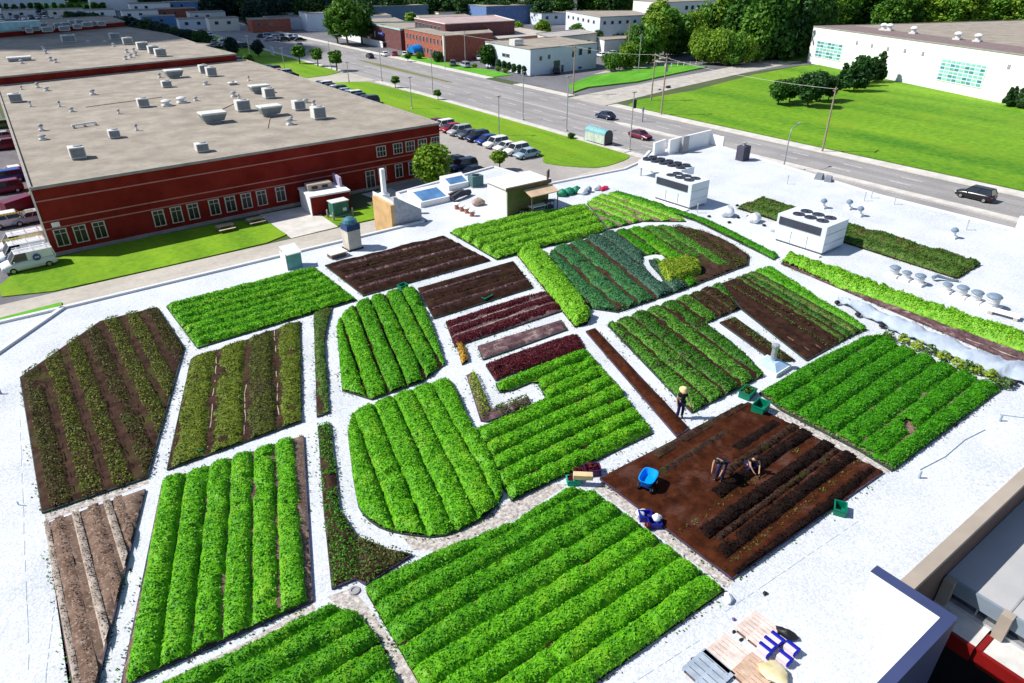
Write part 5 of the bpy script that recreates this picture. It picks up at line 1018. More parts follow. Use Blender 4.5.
# ================================================================== TREES
M_bark=mat('bark',(.07,.05,.035),rough=.95,c2=(.12,.09,.065),scale=2)
T_mat={'deep':leafmat('tree_leaf_deep',(.016,.07,.008),(.06,.17,.018),scale=3.0,trans=.2),
 'mid':leafmat('tree_leaf_mid',(.03,.11,.008),(.12,.28,.025),scale=3.0,trans=.25),
 'light':leafmat('tree_leaf_light',(.08,.18,.010),(.24,.40,.035),scale=3.0,trans=.3),
 'dark':leafmat('tree_leaf_dark',(.010,.045,.010),(.04,.12,.022),scale=3.0,trans=.15),
 'blue':leafmat('tree_leaf_cloud_shade',(.006,.022,.018),(.018,.06,.04),scale=3.0,trans=.1)}  # last one: cloud shade put into a darker, bluish leaf colour
PROTO={}
def make_proto(kind,shape,seed,k=4200,ls=.05):
    """unit-height tree: returns trunk mesh, crown mesh"""
    r=random.Random(seed); g=np.random.default_rng(seed)
    b=MB(); cl=[]
    if shape=='round': n,zc,rx,rz_,r0,r1,tr=17,.60,.30,.30,.11,.19,.35
    elif shape=='tall': n,zc,rx,rz_,r0,r1,tr=16,.60,.17,.34,.09,.14,.3
    elif shape=='wood': n,zc,rx,rz_,r0,r1,tr=24,.50,.30,.42,.11,.20,.2
    elif shape=='bush': n,zc,rx,rz_,r0,r1,tr=16,.45,.48,.30,.16,.27,.15
    elif shape=='cone': n,zc,rx,rz_,r0,r1,tr=18,.55,.24,.40,.08,.15,.15
    elif shape=='sapling': n,zc,rx,rz_,r0,r1,tr=9,.68,.20,.22,.08,.13,.4
    for i in range(n):
        a=i*2.4+r.uniform(-.4,.4); t=(i+.5)/n; z=zc+rz_*(1-2*t)
        rad=rx*math.sqrt(max(.02,1-(1-2*t)**2))*r.uniform(.55,1.0)
        if shape=='cone': rad=rx*(.15+.85*t)*r.uniform(.6,1)
        cl.append((rad*math.cos(a),rad*math.sin(a),z,r.uniform(r0,r1)*(.5+.5*t if shape=='cone' else 1)))
    b.tube([(0,0,0),(.01,.0,tr*.6),(-.01,.01,zc),(0,0,zc+rz_*.6)],[.030,.022,.014,.004],7)
    for c in cl[::2]: b.tube([(0,0,max(tr*.6,c[2]-.22)),(c[0]*.5,c[1]*.5,c[2]-.08),(c[0],c[1],c[2])],[.011,.007,.002],5)
    me_t=bpy.data.meshes.new('trunk'); me_t.from_pydata(b.v,[],b.f); me_t.materials.append(M_bark)
    Xs=[];Ns=[]
    for c in cl:
        kk=int(k*c[3]**2/sum(q[3]**2 for q in cl)); d=g.normal(0,1,(kk,3)); d/=np.linalg.norm(d,axis=1)[:,None]
        rr=c[3]*(.45+.75*g.uniform(0,1,kk)**.8)*(1+.25*np.sin(d[:,0]*7+c[0]*40)*np.sin(d[:,1]*6+c[2]*30))
        Xs.append(np.array(c[:3])+d*rr[:,None]*np.array([1,1,.8])); Ns.append(d)
    X=np.concatenate(Xs); N=np.concatenate(Ns)+np.array([0,0,.35])
    ok=X[:,2]>.06; X=X[ok];N=N[ok]
    q,f=leaves(X[:,0],X[:,1],X[:,2],N[:,0],N[:,1],N[:,2],np.full(len(X),ls*(1.0 if shape!='sapling' else 1.2)),tilt=.8)
    o=npmesh('crown',q,f,T_mat[kind]); me_c=o.data; bpy.data.objects.remove(o)
    return me_t,me_c
def tree(x,y,h,kind,shape,label,group=None,z=0,wid=1.0,name='tree',cat='tree',v=None):
    v=random.randint(0,2) if v is None else v; key=(kind,shape,v)
    if key not in PROTO: PROTO[key]=make_proto(kind,shape,hash((shape,v))%1000 if False else {'round':10,'tall':20,'bush':30,'cone':40,'sapling':50,'wood':60}[shape]+v)
    t,c=PROTO[key]; o=empty(name,x,y,z,random.uniform(0,6.28),label,cat,group); o.scale=(h*wid,h*wid,h)
    for nm,me in (('trunk',t),('crown',c)):
        q=bpy.data.objects.new(nm,me); col.objects.link(q); q.parent=o
    return o
def treep(px,py,h,*a,**k): x,y=P(px,py); return tree(x,y,h,*a,**k)
treep(432,190,6.2,'light','round','yellow-green tree at the near right corner of the red hall',wid=1.15,v=0)
treep(500,170,3.0,'light','sapling','thin straggly shrub poking up behind the cream shed',wid=1.5,v=1)
for i,(px,py,h,lb) in enumerate(((300,64,5.2,'leftmost of three young roadside trees on the far lawn'),(318,66.5,5.0,'middle of three young roadside trees on the far lawn'),(337,71,5.4,'rightmost of three young roadside trees on the far lawn'),(395.5,88,2.8,'small sapling on the lawn near the curved lamp'),(438,100,2.2,'smallest sapling on the lawn, right of the curved lamp'),(408,62,2.4,'small sapling in the verge by the brick office'))):
    treep(px,py,h,'mid','sapling',lb,'young roadside trees',wid=1.5)
treep(571,139,1.2,'deep','bush','dark shrub by the lamp post near the bus shelter')
for i,(px,py,py2,lb,wd) in enumerate(((778,105,81,'smallest tree at the left end of the lawn clump',1.15),(789,102.5,80,'second tree from the left in the lawn clump',1.1),(807,107.5,75,'nearest dark tree in the left lawn clump',1.1),(816,102,73,'dark tree hidden behind the nearest one in the left clump',1.0),(828,101,78,'right-hand tree of the left lawn clump',1.0),(842,86,64,'low tree at the left of the clump by the white hall',1.0),(853,91.5,57,'nearest tall tree of the clump by the white hall',1.0),(861,86,57,'middle tree of the clump by the white hall',.9),(869,83,58,'second from right in the clump by the white hall',.9),(877,82,52,'tallest pointed tree right in the clump by the white hall',.85))):
    h=top_z(px,py,py2); treep(px,py,h*1.06,'dark' if i not in (0,1) else 'deep','cone' if i>4 else 'round',lb,'trees on the big lawn',wid=wd*(1.25 if i>4 else 1.1))
for i,(px,py) in enumerate(((1006,107),(1011,106),(1017,108),(1022,109),(1028,110))): treep(px,py,4.2,'dark','cone','dark little conifer against the wall of the long white hall',' conifers by the white hall'.strip(),wid=.9)
# shrubs by the white commercial block
for i,px in enumerate((494,499,504,509,514,519,524)): treep(px,68+i*1.4,2.6,'dark','tall','small dark clipped conifer along the front of the white commercial block','clipped conifers by the white block',wid=1.1)
treep(488,68,6.0,'deep','tall','tall green tree at the left corner of the white commercial block',wid=1.6)
for px,py in ((505,73),(475,68),(498,71)): treep(px,py,1.4,'light','bush','low green bush in the verge before the white commercial block','bushes in the verge')
treep(438,62,3.4,'dark','bush','round dark bush beside the brick office corner'); treep(419,59,2.2,'mid','bush','bush right of the blue entrance canopy'); treep(410,56,2.0,'mid','bush','bush left of the blue entrance canopy')
treep(412,37,9,'light','tall','yellow-green tree rising between the brown and red brick offices',wid=1.2)
treep(543,42,7.5,'light','round','yellow-green tree above the roof of the white commercial block'); treep(517,40,6.5,'light','round','yellow-green tree before the low brick building')
treep(576,45,7.0,'mid','round','green tree at the left corner of the taller white block'); treep(597,47,5.5,'deep','round','green tree before the shaded side of the taller white block')
for px in (607,612,617,622): treep(px,46,4,'deep','tall','small upright tree in the line before the low white shed','upright trees by the shed')
# thicket behind the rough grass
TH='trees of the thicket behind the rough grass'
for i,(px,py,h,kd,sh,w_) in enumerate([(612,71,5.5,'mid','bush',1),(626,69,7,'light','round',1.1),(638,66,8,'mid','round',1.1),(648,64,10,'mid','round',1),(656,60,13,'light','tall',1.3),(664,58,14,'mid','tall',1.3),(672,56,11,'deep','round',1),(680,54,12,'mid','round',1),(640,56,9,'deep','round',1.1),(690,52,12,'light','round',1),(655,50,15,'light','tall',1.3),(634,52,8,'mid','round',1.2),(648,48,9,'deep','round',1.1),
   (700,60,11,'light','bush',.75),(708,64,10,'light','bush',.8),(720,65,11,'light','bush',.8),(731,66,10,'mid','bush',.8),(741,65,10,'light','bush',.75),(704,50,14,'mid','round',1),(716,50,16,'light','round',1),(728,50,17,'mid','round',1.1),(742,56,18,'deep','round',1.0),(752,62,16,'mid','round',.9),(760,60,21,'deep','round',1),(771,60,19,'deep','round',1),(781,59,20,'dark','round',1),(790,57,19,'deep','round',1),(799,55,18,'mid','round',1),(808,54,17,'deep','round',1),(750,46,22,'mid','round',1),(765,46,24,'deep','round',1),(781,44,24,'mid','round',1),(798,42,22,'light','round',1),(812,42,20,'mid','round',1)]):
    treep(px,py,h,kd,'wood' if sh=='round' else sh,{'light':'yellow-green','mid':'mid green','deep':'deep green','dark':'dark green'}[kd]+' tree in the thicket between the gravel lane and the white buildings',TH,wid=w_*.95)
# woods beyond the long hall and along the top of the picture
WD='trees of the far woods'
def wood(pxs,pyf,h0,h1,kinds,label,wid=1.15):
    for px in pxs:
        py=pyf(px)+random.uniform(-1.2,1.2); x,y=P(px,py); kd=random.choice(kinds)
        tree(x,y,random.uniform(h0,h1),kd,'wood' if random.random()<.8 else 'tall',{'light':'yellow-green','mid':'mid green','deep':'deep green','dark':'dark green','blue':'blackish green'}[kd]+' '+label,WD,wid=wid*random.uniform(.9,1.25))
wood(range(818,1060,11),lambda p:27+random.uniform(-1,2),12,17,['mid','light','mid','deep'],'tree in the wood behind the long white hall')
wood(range(812,1060,12),lambda p:18,14,20,['mid','light','mid'],'tree in the wood behind the long white hall')
wood(range(806,1060,13),lambda p:9,15,21,['mid','light'],'tree in the wood behind the long white hall')
wood(range(372,568,10),lambda p:23+(p-470)*.0,9,13,['deep','dark','dark','mid'],'tree in the wood behind the brick buildings')
wood(range(372,730,11),lambda p:12,12,17,['deep','dark','mid'],'tree in the wood behind the brick buildings')
wood(range(600,735,11),lambda p:8,12,16,['mid','deep','light'],'tree in the wood behind the long white building')
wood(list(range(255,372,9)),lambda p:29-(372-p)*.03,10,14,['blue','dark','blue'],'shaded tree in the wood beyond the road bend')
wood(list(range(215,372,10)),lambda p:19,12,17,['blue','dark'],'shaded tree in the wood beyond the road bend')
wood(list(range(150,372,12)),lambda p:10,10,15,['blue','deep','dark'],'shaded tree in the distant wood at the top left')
wood(list(range(125,740,14)),lambda p:1,12,18,['dark','deep'],'tree on the farthest line of woods')
wood(list(range(740,1060,14)),lambda p:0,14,20,['mid','deep'],'tree on the farthest line of woods')
wood(list(range(0,120,8)),lambda p:11.5,3.5,5,['mid','deep'],'low tree in the hedge below the bright far field')
wood(list(range(-5,110,10)),lambda p:2.5,8,11,['deep','mid'],'tree above the bright far field at the top left')
treep(348,46,15,'mid','round','big light green tree left of the brown brick office'); treep(338,44,12,'mid','round','light green tree touching the big one left of the brown office'); treep(362,44,13,'deep','round','green tree right behind the big light one')
for i in range(16):
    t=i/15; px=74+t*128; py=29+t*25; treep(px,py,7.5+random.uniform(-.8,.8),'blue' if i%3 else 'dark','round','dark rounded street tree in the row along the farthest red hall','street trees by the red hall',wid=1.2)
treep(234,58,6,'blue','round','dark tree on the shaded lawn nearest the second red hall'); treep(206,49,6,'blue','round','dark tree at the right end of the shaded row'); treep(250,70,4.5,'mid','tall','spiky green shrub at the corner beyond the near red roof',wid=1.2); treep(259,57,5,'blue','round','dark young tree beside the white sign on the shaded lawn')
# ================================================================== POLES
M_pole=mat('galvanised_pole',(.36,.37,.39),rough=.5,metal=.3); M_wood=mat('pole_wood',(.26,.20,.15),rough=.9,c2=(.36,.29,.22),scale=2)
def lamp(px,py,py2,label,arm=0,armdir=0,group='street lamps along the road',thin=.075):
    h=top_z(px,py,py2); x,y=P(px,py); o=empty('street_lamp',x,y,0,0,label,'street lamp',group)
    MB().lathe(0,0,[(.28,0),(.28,.25),(.14,.3)],8).build('base',M_conc,o)
    MB().tube([(0,0,.25),(0,0,h*.5),(0,0,h-(1.0 if arm else .1))],[thin*1.5,thin*1.2,thin],7).build('pole',M_pole,o)
    if arm:
        a=armdir; pts=[(math.cos(a)*arm*(1-math.cos(t)) ,math.sin(a)*arm*(1-math.cos(t)),h-1.0+1.0*math.sin(t)) for t in np.linspace(0,math.pi/2,7)]
        MB().tube(pts,thin*.8,6).build('arm',M_pole,o); e=pts[-1]; MB().box(e[0]+math.cos(a)*.3,e[1]+math.sin(a)*.3,e[2]-.08,.8,.3,.14,a).build('lamp_head',M_grey,o)
    else: MB().box(0,0,h-.1,.9,.3,.14).build('lamp_head',M_grey,o)
    return o
lamp(783,170,126,'curved-arm street lamp behind the gravel roof edge near the big lawn',2.4,R(10))
lamp(382,81,42,'curved-arm street lamp between the lawn and the brown office',2.6,R(0)); lamp(331.5,69.5,35,'curved-arm street lamp beside the three young trees',2.6,R(0))
for px,py,py2,lb in ((629.5,150,92,'lamp post with signal box just right of the bus shelter'),(566.5,131,76,'lamp post left of the bus shelter'),(523,120,72,'lamp post opposite the white commercial block'),(499,136,96,'lamp post at the row of parked cars near the road'),(412,109,77,'thin lamp post on the lawn behind the parked cars'),(433,95,53,'thick pale lamp post in line with the brick office corner'),(638,74,35,'lamp post before the thicket'),(465.5,68,31,'lamp post before the dark side of the brick office'),(445,68,35,'lamp post at the brick office corner'),(285,72,48,'white lamp post on the shaded lawn'),(252,67,36,'lamp post at the corner behind the near red roof'),(349,82,62,'short lamp post beside the driveway mouth')):
    lamp(px,py,py2,lb)
x,y=P(629.5,150); h=top_z(629.5,150,94); tag(MB().box(x+.3,y,h-2.2,.45,.45,1.3).build('signal_head',M_black,bevel=.03),'black signal box fixed near the top of the lamp post by the shelter','signal')
def upole(px,py,py2,label,cross=1,tr=True):
    h=top_z(px,py,py2); x,y=P(px,py); o=empty('utility_pole',x,y,0,0,label,'utility pole','utility poles across the road')
    MB().tube([(0,0,0),(0,0,h)],[.17,.11],8).build('pole',M_wood,o)
    for k in range(cross): MB().box(0,0,h-.5-.9*k,2.6,.12,.14,.3).build('crossarm',M_wood,o)
    if tr: MB().lathe(.35,0,[(.25,h-2.9),(.28,h-2.8),(.28,h-1.9),(.1,h-1.8)],10).build('transformer_can',M_pole,o)
    return (x,y,h)
u1=upole(822,152,87,'utility pole on the near edge of the big lawn',1,False); u2=upole(651,101,53,'left of two utility poles at the gravel lane mouth',2); u3=upole(661,115,56,'right of two utility poles at the gravel lane mouth',1,True); u4=upole(573,94.5,45,'utility pole before the shaded wall of the white commercial block',2,False); u5=upole(627,62,22,'utility pole with transformers in front of the taller white block',1,True)
def wire(a,b,sag,label):
    pts=[(a[0]+(b[0]-a[0])*t,a[1]+(b[1]-a[1])*t,a[2]+(b[2]-a[2])*t-.3-sag*4*t*(1-t)) for t in np.linspace(0,1,15)]
    tag(MB().tube(pts,.025,4).build('power_line',mat('pale_cable',(.5,.5,.5))),label,'power line')
wire(u1,u2,.8,'power line crossing above the big lawn to the gravel lane pole'); wire(u2,u4,.5,'power line from the gravel lane pole to the white block pole'); wire(u3,u2,.2,'short power line joining the two gravel lane poles'); wire(u4,(116,192,9),.8,'power line from the white block pole toward the brick office')
# ---- bus shelter
x,y=P(598,143); o=empty('bus_shelter',x,y,0.02,0,'glass bus shelter with a rounded teal roof at the kerb of the lawn','bus shelter')
M_tg=mat('teal_roof_panel',(.14,.33,.36),rough=.3,c2=(.24,.45,.48)); LS=5.0;WS=1.9
b=MB(); K=9; vs=[]
for s in (-LS/2,LS/2):
    for i in range(K):
        a=math.pi*i/(K-1); vs.append((-WS/2*math.cos(a),s,1.75+.85*math.sin(a)))
b.add(vs,[(i,i+1,K+i+1,K+i) for i in range(K-1)]); ro=b.build('roof',M_tg,o); sm=ro.modifiers.new('t','SOLIDIFY'); sm.thickness=.06
b=MB(); b.add([(-WS/2*.96*math.cos(math.pi*i/8),-LS/2-.03,1.75+.8*math.sin(math.pi*i/8)) for i in range(9)]+[(-WS/2*.96,-LS/2-.03,.1),(WS/2*.96,-LS/2-.03,.1)],[(0,1,2,3,4,5,6,7,8,10,9)]); eo=b.build('end_panel',M_glassd,o); eo.modifiers.new('t','SOLIDIFY').thickness=.05
for s in (-LS/2,0,LS/2):
    for t in (-WS/2,WS/2): MB().box(t,s,0,.08,.08,1.76).build('post',M_grey,o)
MB().box(-WS/2+.0,0,.3,.04,LS-.1,1.4).build('glass_wall',mat('pale_glass',(.50,.56,.52),rough=.15),o); MB().box(-.4,0,.45,.4,2.6,.06).build('bench',M_metal,o); MB().box(0,0,-.0,WS+.6,LS+.8,.12).build('slab',G_walk,o)
# white sign board on the shaded lawn
x,y=P(273,57); o=empty('sign_board',x,y,0,0,'pale standing sign board on the shaded lawn beside the road','sign'); MB().box(0,0,.6,.25,2.4,2.4).build('board',M_white,o); [MB().box(0,s,0,.2,.2,.6).build('post',M_grey,o) for s in (-.8,.8)]
x,y=P(642,122); o=empty('median_post',x,y,0,0,'dark marker post at the tip of the median','post'); MB().box(0,0,0,.25,.25,2.2).build('post',M_grey,o); MB().box(0,0,2.202,.5,.12,.6).build('plate',M_grey,o)
for i,(px,py) in enumerate(((638,101),(665,101),(662,108))):
    pass
tag(MB().box(*P(668,88),.02,1.3,.5,.5).build('concrete_block',M_louv),'small dark block lying on the gravel lane','block'); tag(MB().box(*P(659,90),.02,.9,.5,.3).build('concrete_block',M_grey),'small grey block on the gravel lane left of the dark one','block')
b=empty('guard_rail',*P(688,64),.35,0,'low rail of pale posts along the back of the rough grass','rail')
p0=P(665,68);p1=P(702,65); 
for i in range(7):
    t=i/6; MB().box(p0[0]+(p1[0]-p0[0])*t-b.location.x,p0[1]+(p1[1]-p0[1])*t-b.location.y,0,.2,.2,.8).build('post',M_white,b)
q=MB(); q.wall((p0[0]-b.location.x,p0[1]-b.location.y),(p1[0]-b.location.x,p1[1]-b.location.y),.5,.7,.08); q.build('rail',M_found,b)
# ================================================================== CARS
M_tyre=mat('tyre',(.012,.012,.013),rough=.9); M_rim=mat('wheel_rim',(.45,.46,.48),rough=.3,metal=.7); M_cwin=glassy('car_window',(.015,.02,.03),.08); M_hl=mat('headlight',(.75,.77,.8),rough=.15); M_tl=mat('taillight',(.40,.01,.01),rough=.25)
def paint(n,c): return mat('paint_'+n,c,rough=.28,var=.03,spec=.6)
PT={'white':paint('white',(.72,.73,.74)),'silver':paint('silver',(.36,.39,.43)),'black':paint('black',(.012,.013,.018)),'navy':paint('navy',(.012,.022,.07)),'blue':paint('blue',(.02,.05,.28)),'red':paint('red',(.30,.01,.02)),'maroon':paint('maroon',(.14,.008,.03)),'grey':paint('grey',(.10,.11,.13)),'paleblue':paint('paleblue',(.30,.42,.50)),'darkgrey':paint('darkgrey',(.035,.04,.055)),'green':paint('green',(.05,.20,.05)),'pink':paint('pink',(.55,.2,.2))}
def loft(b,st,ring):
    n=len(ring(st[0])); vs=[p for s in st for p in ring(s)]; k=len(st)
    b.add(vs,[(j*n+i,(j+1)*n+i,(j+1)*n+(i+1)%n,j*n+(i+1)%n) for j in range(k-1) for i in range(n)]+[tuple(range(n)),tuple((k-1)*n+i for i in range(n-1,-1,-1))]); return b
CARMESH={}
def car_parts(kind):
    if kind in CARMESH: return CARMESH[kind]
    L,Wd={'sedan':(4.6,1.8),'suv':(4.6,1.85),'hatch':(4.1,1.75),'van':(4.9,1.95)}[kind]; hb={'sedan':.92,'suv':1.05,'hatch':.95,'van':1.15}[kind]; ht={'sedan':1.44,'suv':1.72,'hatch':1.5,'van':2.0}[kind]
    h=L/2; out=[]
    # nose at +x.  stations: x, bottom, top(belt), half width
    st=[(h,.42,hb*.66,Wd*.36),(h-.12,.30,hb*.74,Wd*.46),(h-.55,.24,hb*.84,Wd*.495),(h-1.15,.22,hb*.95,Wd*.5),(0,.22,hb,Wd*.5),(-h+.9,.22,hb*1.01,Wd*.5),(-h+.25,.27,hb*(1.0 if kind!='sedan' else .98),Wd*.48),(-h,.38,hb*.9,Wd*.43)]
    def ring(s):
        x,b0,t,w=s; return [(x,-w*.92,b0),(x,-w,b0+.15),(x,-w,t*.72),(x,-w*.9,t),(x,0,t+.03),(x,w*.9,t),(x,w,t*.72),(x,w,b0+.15),(x,w*.92,b0)]
    out.append(('body',loft(MB(),st,ring),'P',True))
    if kind=='sedan': a0,a1,b0,b1=h-1.25,h-1.95,-h+1.25,-h+.45
    elif kind=='suv': a0,a1,b0,b1=h-1.15,h-1.75,-h+.42,-h+.12
    elif kind=='hatch': a0,a1,b0,b1=h-1.0,h-1.65,-h+.6,-h+.12
    else: a0,a1,b0,b1=h-.85,h-1.5,-h+.2,-h+.06
    w0,w1=Wd*.46,Wd*.36 if kind!='van' else Wd*.42
    g=MB(); z0=hb*.985
    g.add([(a0,-w0,z0),(a0,w0,z0),(b1,w0,z0),(b1,-w0,z0),(a1,-w1,ht-.04),(a1,w1,ht-.04),(b0,w1,ht-.04),(b0,-w1,ht-.04)],[(0,1,2,3),(4,7,6,5),(0,4,5,1),(2,6,7,3),(1,5,6,2),(0,3,7,4)])
    out.append(('window_glass',g,'G',False))
    r=MB(); e=.04
    r.add([(a1+.06,-w1-e,ht-.045),(a1+.06,w1+e,ht-.045),(b0-.06,w1+e,ht-.045),(b0-.06,-w1-e,ht-.045),(a1-.1,-w1*.85,ht+.02),(a1-.1,w1*.85,ht+.02),(b0+.1,w1*.85,ht+.02),(b0+.1,-w1*.85,ht+.02)],[(3,2,1,0),(4,5,6,7),(0,1,5,4),(1,2,6,5),(2,3,7,6),(3,0,4,7)])
    out.append(('roof',r,'P',False))
    for s in (-1,1):
        for aa,bb_,rr_ in ((a0,a1,.045),((a0+b0)/2-.05,(a1+b0)/2,.04),(b1,b0,.06)): out.append(('pillar',MB().tube([(aa,s*(w0+.01),z0),(bb_,s*(w1+.01),ht-.03)],rr_,5),'P',False))
        if kind=='van': 
            p=MB(); p.add([( -h+.2,s*(w0+.02),z0),(h-2.4,s*(w0+.02),z0),(h-2.4,s*(w1+.03),ht-.04),(-h+.25,s*(w1+.03),ht-.04)],[(0,1,2,3) if s<0 else (3,2,1,0)])
            out.append(('side_panel',p,'P',False))
        q=MB().box(h-.14,s*Wd*.36,hb*.56,.2,.34,.13); out.append(('headlight',q,'H',False))
        q=MB().box(-h+.06,s*Wd*.38,hb*.68,.14,.26,.16); out.append(('taillight',q,'T',False))
        q=MB().box(a0-.35,s*(Wd*.5+.07),hb*.98,.12,.14,.12); out.append(('mirror',q,'P',False))
        for xx in (h-.9,-h+.85):
            q=MB().lathe(0,0,[(.24,-.1),(.32,-.07),(.32,.07),(.24,.1)],16); q.v=[(v[0]+xx,v[2]+s*(Wd*.5-.06),v[1]+.32) for v in q.v]; out.append(('wheel',q,'W',True))
            q=MB().lathe(0,0,[(.19,-.11),(.19,.11)],12); q.v=[(v[0]+xx,v[2]+s*(Wd*.5-.05),v[1]+.32) for v in q.v]; out.append(('rim',q,'R',False))
    ms=[]
    for nm,b,mk,sm in out:
        me=bpy.data.meshes.new(nm); me.from_pydata(b.v,[],b.f); me.update(); bm_fix(me)
        me.polygons.foreach_set('use_smooth',[sm]*len(me.polygons)); me.materials.append(M_tyre); ms.append((nm,me,mk))
    CARMESH[kind]=ms; return ms
import bmesh
def bm_fix(me):
    b=bmesh.new(); b.from_mesh(me); bmesh.ops.recalc_face_normals(b,faces=b.faces); b.to_mesh(me); b.free()
def car(x,y,hd,kind,colr,label,group=None,z=.02,simple=False):
    o=empty('parked_car' if group!='cars driving on the road' else 'moving_car',x,y,z,hd,label,'car' if kind!='van' else 'van',group); wl=None
    if kind=='van': o.name='parked_van'
    for nm,me,mk in car_parts(kind):
        if simple and nm in ('mirror','rim','headlight'): continue
        q=bpy.data.objects.new(nm,me); col.objects.link(q); q.parent=wl if nm=='rim' and wl else o
        if nm=='wheel': wl=q
        q.material_slots[0].link='OBJECT'; q.material_slots[0].material={'P':PT[colr],'G':M_cwin,'H':M_hl,'T':M_tl,'W':M_tyre,'R':M_rim}[mk]
    return o
for i,(k_,c_) in enumerate([('sedan','maroon'),('suv','white'),('hatch','red'),('suv','silver'),('sedan','grey'),('suv','navy'),('hatch','blue'),('suv','white'),('sedan','white'),('suv','white'),('sedan','paleblue')]):
    car(66.9,115.8-2.86*i,math.pi+R(3),k_,c_,['dark purple sedan first in the row beside the red hall corner','white wagon second in the row by the lawn','bright red hatchback in the row by the lawn','silver wagon just right of the red hatchback','dark grey sedan fifth in the row by the lawn','dark navy wagon in the middle of the lawn row','bright blue small hatchback in the lawn row','white wagon right of the blue hatchback','white sedan third from the near end of the row','white wagon second from the near end of the row','pale blue sedan at the near end of the lawn row'][i],'cars parked beside the lawn')
for i,(px,py,k_,c_) in enumerate([(455,165,'sedan','darkgrey'),(463,170,'suv','navy'),(472,176,'sedan','black')]):
    x,y=P(px,py); car(x,y,R(3)+math.pi,k_,c_,['dark grey sedan farthest of three beside the yellow-green tree','dark navy wagon between the two dark cars by the tree','black sedan nearest of three beside the yellow-green tree'][i],'cars near the yellow-green tree')
cs=['navy','white','black','white','navy','silver','paleblue','white','navy','darkgrey','navy']
for i in range(11):
    car(66.9,171.5-2.75*i,math.pi,['sedan','suv','hatch'][i%3],cs[i],['blue-black','white','black','white','navy','silver','pale blue','white','navy','dark grey','deep navy'][i]+' car, %s in the long row behind the near red roof'%['farthest','second farthest','third farthest','fourth farthest','fifth farthest','middle','fifth nearest','fourth nearest','third nearest','second nearest','nearest'][i],'cars in the row behind the near red roof')
for i,(c_,lb) in enumerate((('navy','dark blue car at the far end of the short row'),('navy','second dark blue car in the short row by the second lawn'),('pink','red and white car in the short row by the second lawn'),('silver','silver car in the short row by the second lawn'),('black','long black car ending the short row by the driveway'))): car(66.2,207-4.3*i,math.pi,['sedan','suv'][i%2],c_,lb,'cars in the short far row')
for i,(px,py,c_) in enumerate(((231,61,'paleblue'),(238,62,'silver'),(245,61,'navy'))):
    x,y=P(px,py); car(x,y,math.pi,'sedan',c_,['pale blue','silver','navy'][i]+' car half hidden at the corner of the second red hall','cars by the second hall')
x,y=P(605,118.5); car(x,y,R(90),'sedan','navy','dark blue sedan driving on the far carriageway near the bus shelter','cars driving on the road')
x,y=P(640,138.5); car(x,y,R(-90),'sedan','maroon','maroon sedan driving on the near lanes beside the median tip','cars driving on the road')
x,y=P(974,199); car(x,y,R(90),'suv','black','black four-wheel-drive car driving past the big lawn at the right','cars driving on the road')
x,y=P(331,45.5)
for i,(px,py,k_,c_,lb) in enumerate(((395,56,'hatch','red','red car parked by the brown brick office'),(385,56,'sedan','white','white car left of the red one by the brown office'),(405,56,'sedan','white','white car right of the red one near the blue canopy'),(370,58,'sedan','black','black car turning in the side street by the brown office'),(453,66,'suv','grey','grey wagon parked by the dark side of the brick office'),(465,67.5,'suv','silver','silver wagon parked by the dark side of the brick office'),(479,60,'sedan','white','white car behind the wagons near the brick office'),(482,56,'sedan','white','second white car behind the wagons'),(488,52,'van','silver','silver van behind the brick office'),(601,57,'sedan','white','white car behind the white commercial block'),(606,60,'sedan','black','black car in the yard behind the white commercial block'),(612,55,'sedan','silver','silver car in the yard behind the white commercial block'),(618,58,'hatch','white','white hatchback in the yard near the thicket'),(575,69,'sedan','darkgrey','dark car in the shade of the white commercial block'),(556,73.5,'hatch','black','small black car by the loading door'),(300,47,'sedan','silver','silver car crossing the shaded road'))):
    x,y=P(px,py); car(x,y,R(80 if i%2 else 60),k_,c_,lb,'cars around the far buildings')
rr=random.Random(4); n=0
for (px0,px1,py,stp) in ((262,300,38,6),(270,305,41,7),(150,205,40,7),(155,212,36.5,7),(205,232,44,7),(212,250,48,8)):
    px=px0
    while px<px1:
        x,y=P(px,py+rr.uniform(-.5,.5)); car(x,y,rr.choice([0,math.pi/2]),rr.choice(['sedan','suv','hatch']),rr.choice(['white','silver','navy','black','paleblue','grey']),'small parked car in the shaded lots beyond the second lawn','cars in the shaded lots'); px+=stp*rr.uniform(.9,1.3)
for r_ in range(7):
    for px in range(2,118,7):
        if rr.random()<.22: continue
        x,y=P(px+rr.uniform(-1.5,1.5),12+r_*2.2+px*.01); car(x,y,rr.uniform(-.1,.1)+R(100),rr.choice(['sedan','suv','van']),rr.choice(['white','silver','paleblue','grey','white','navy']),'tiny parked vehicle in the shaded depot beyond the farthest red hall','vehicles in the far depot',simple=True)
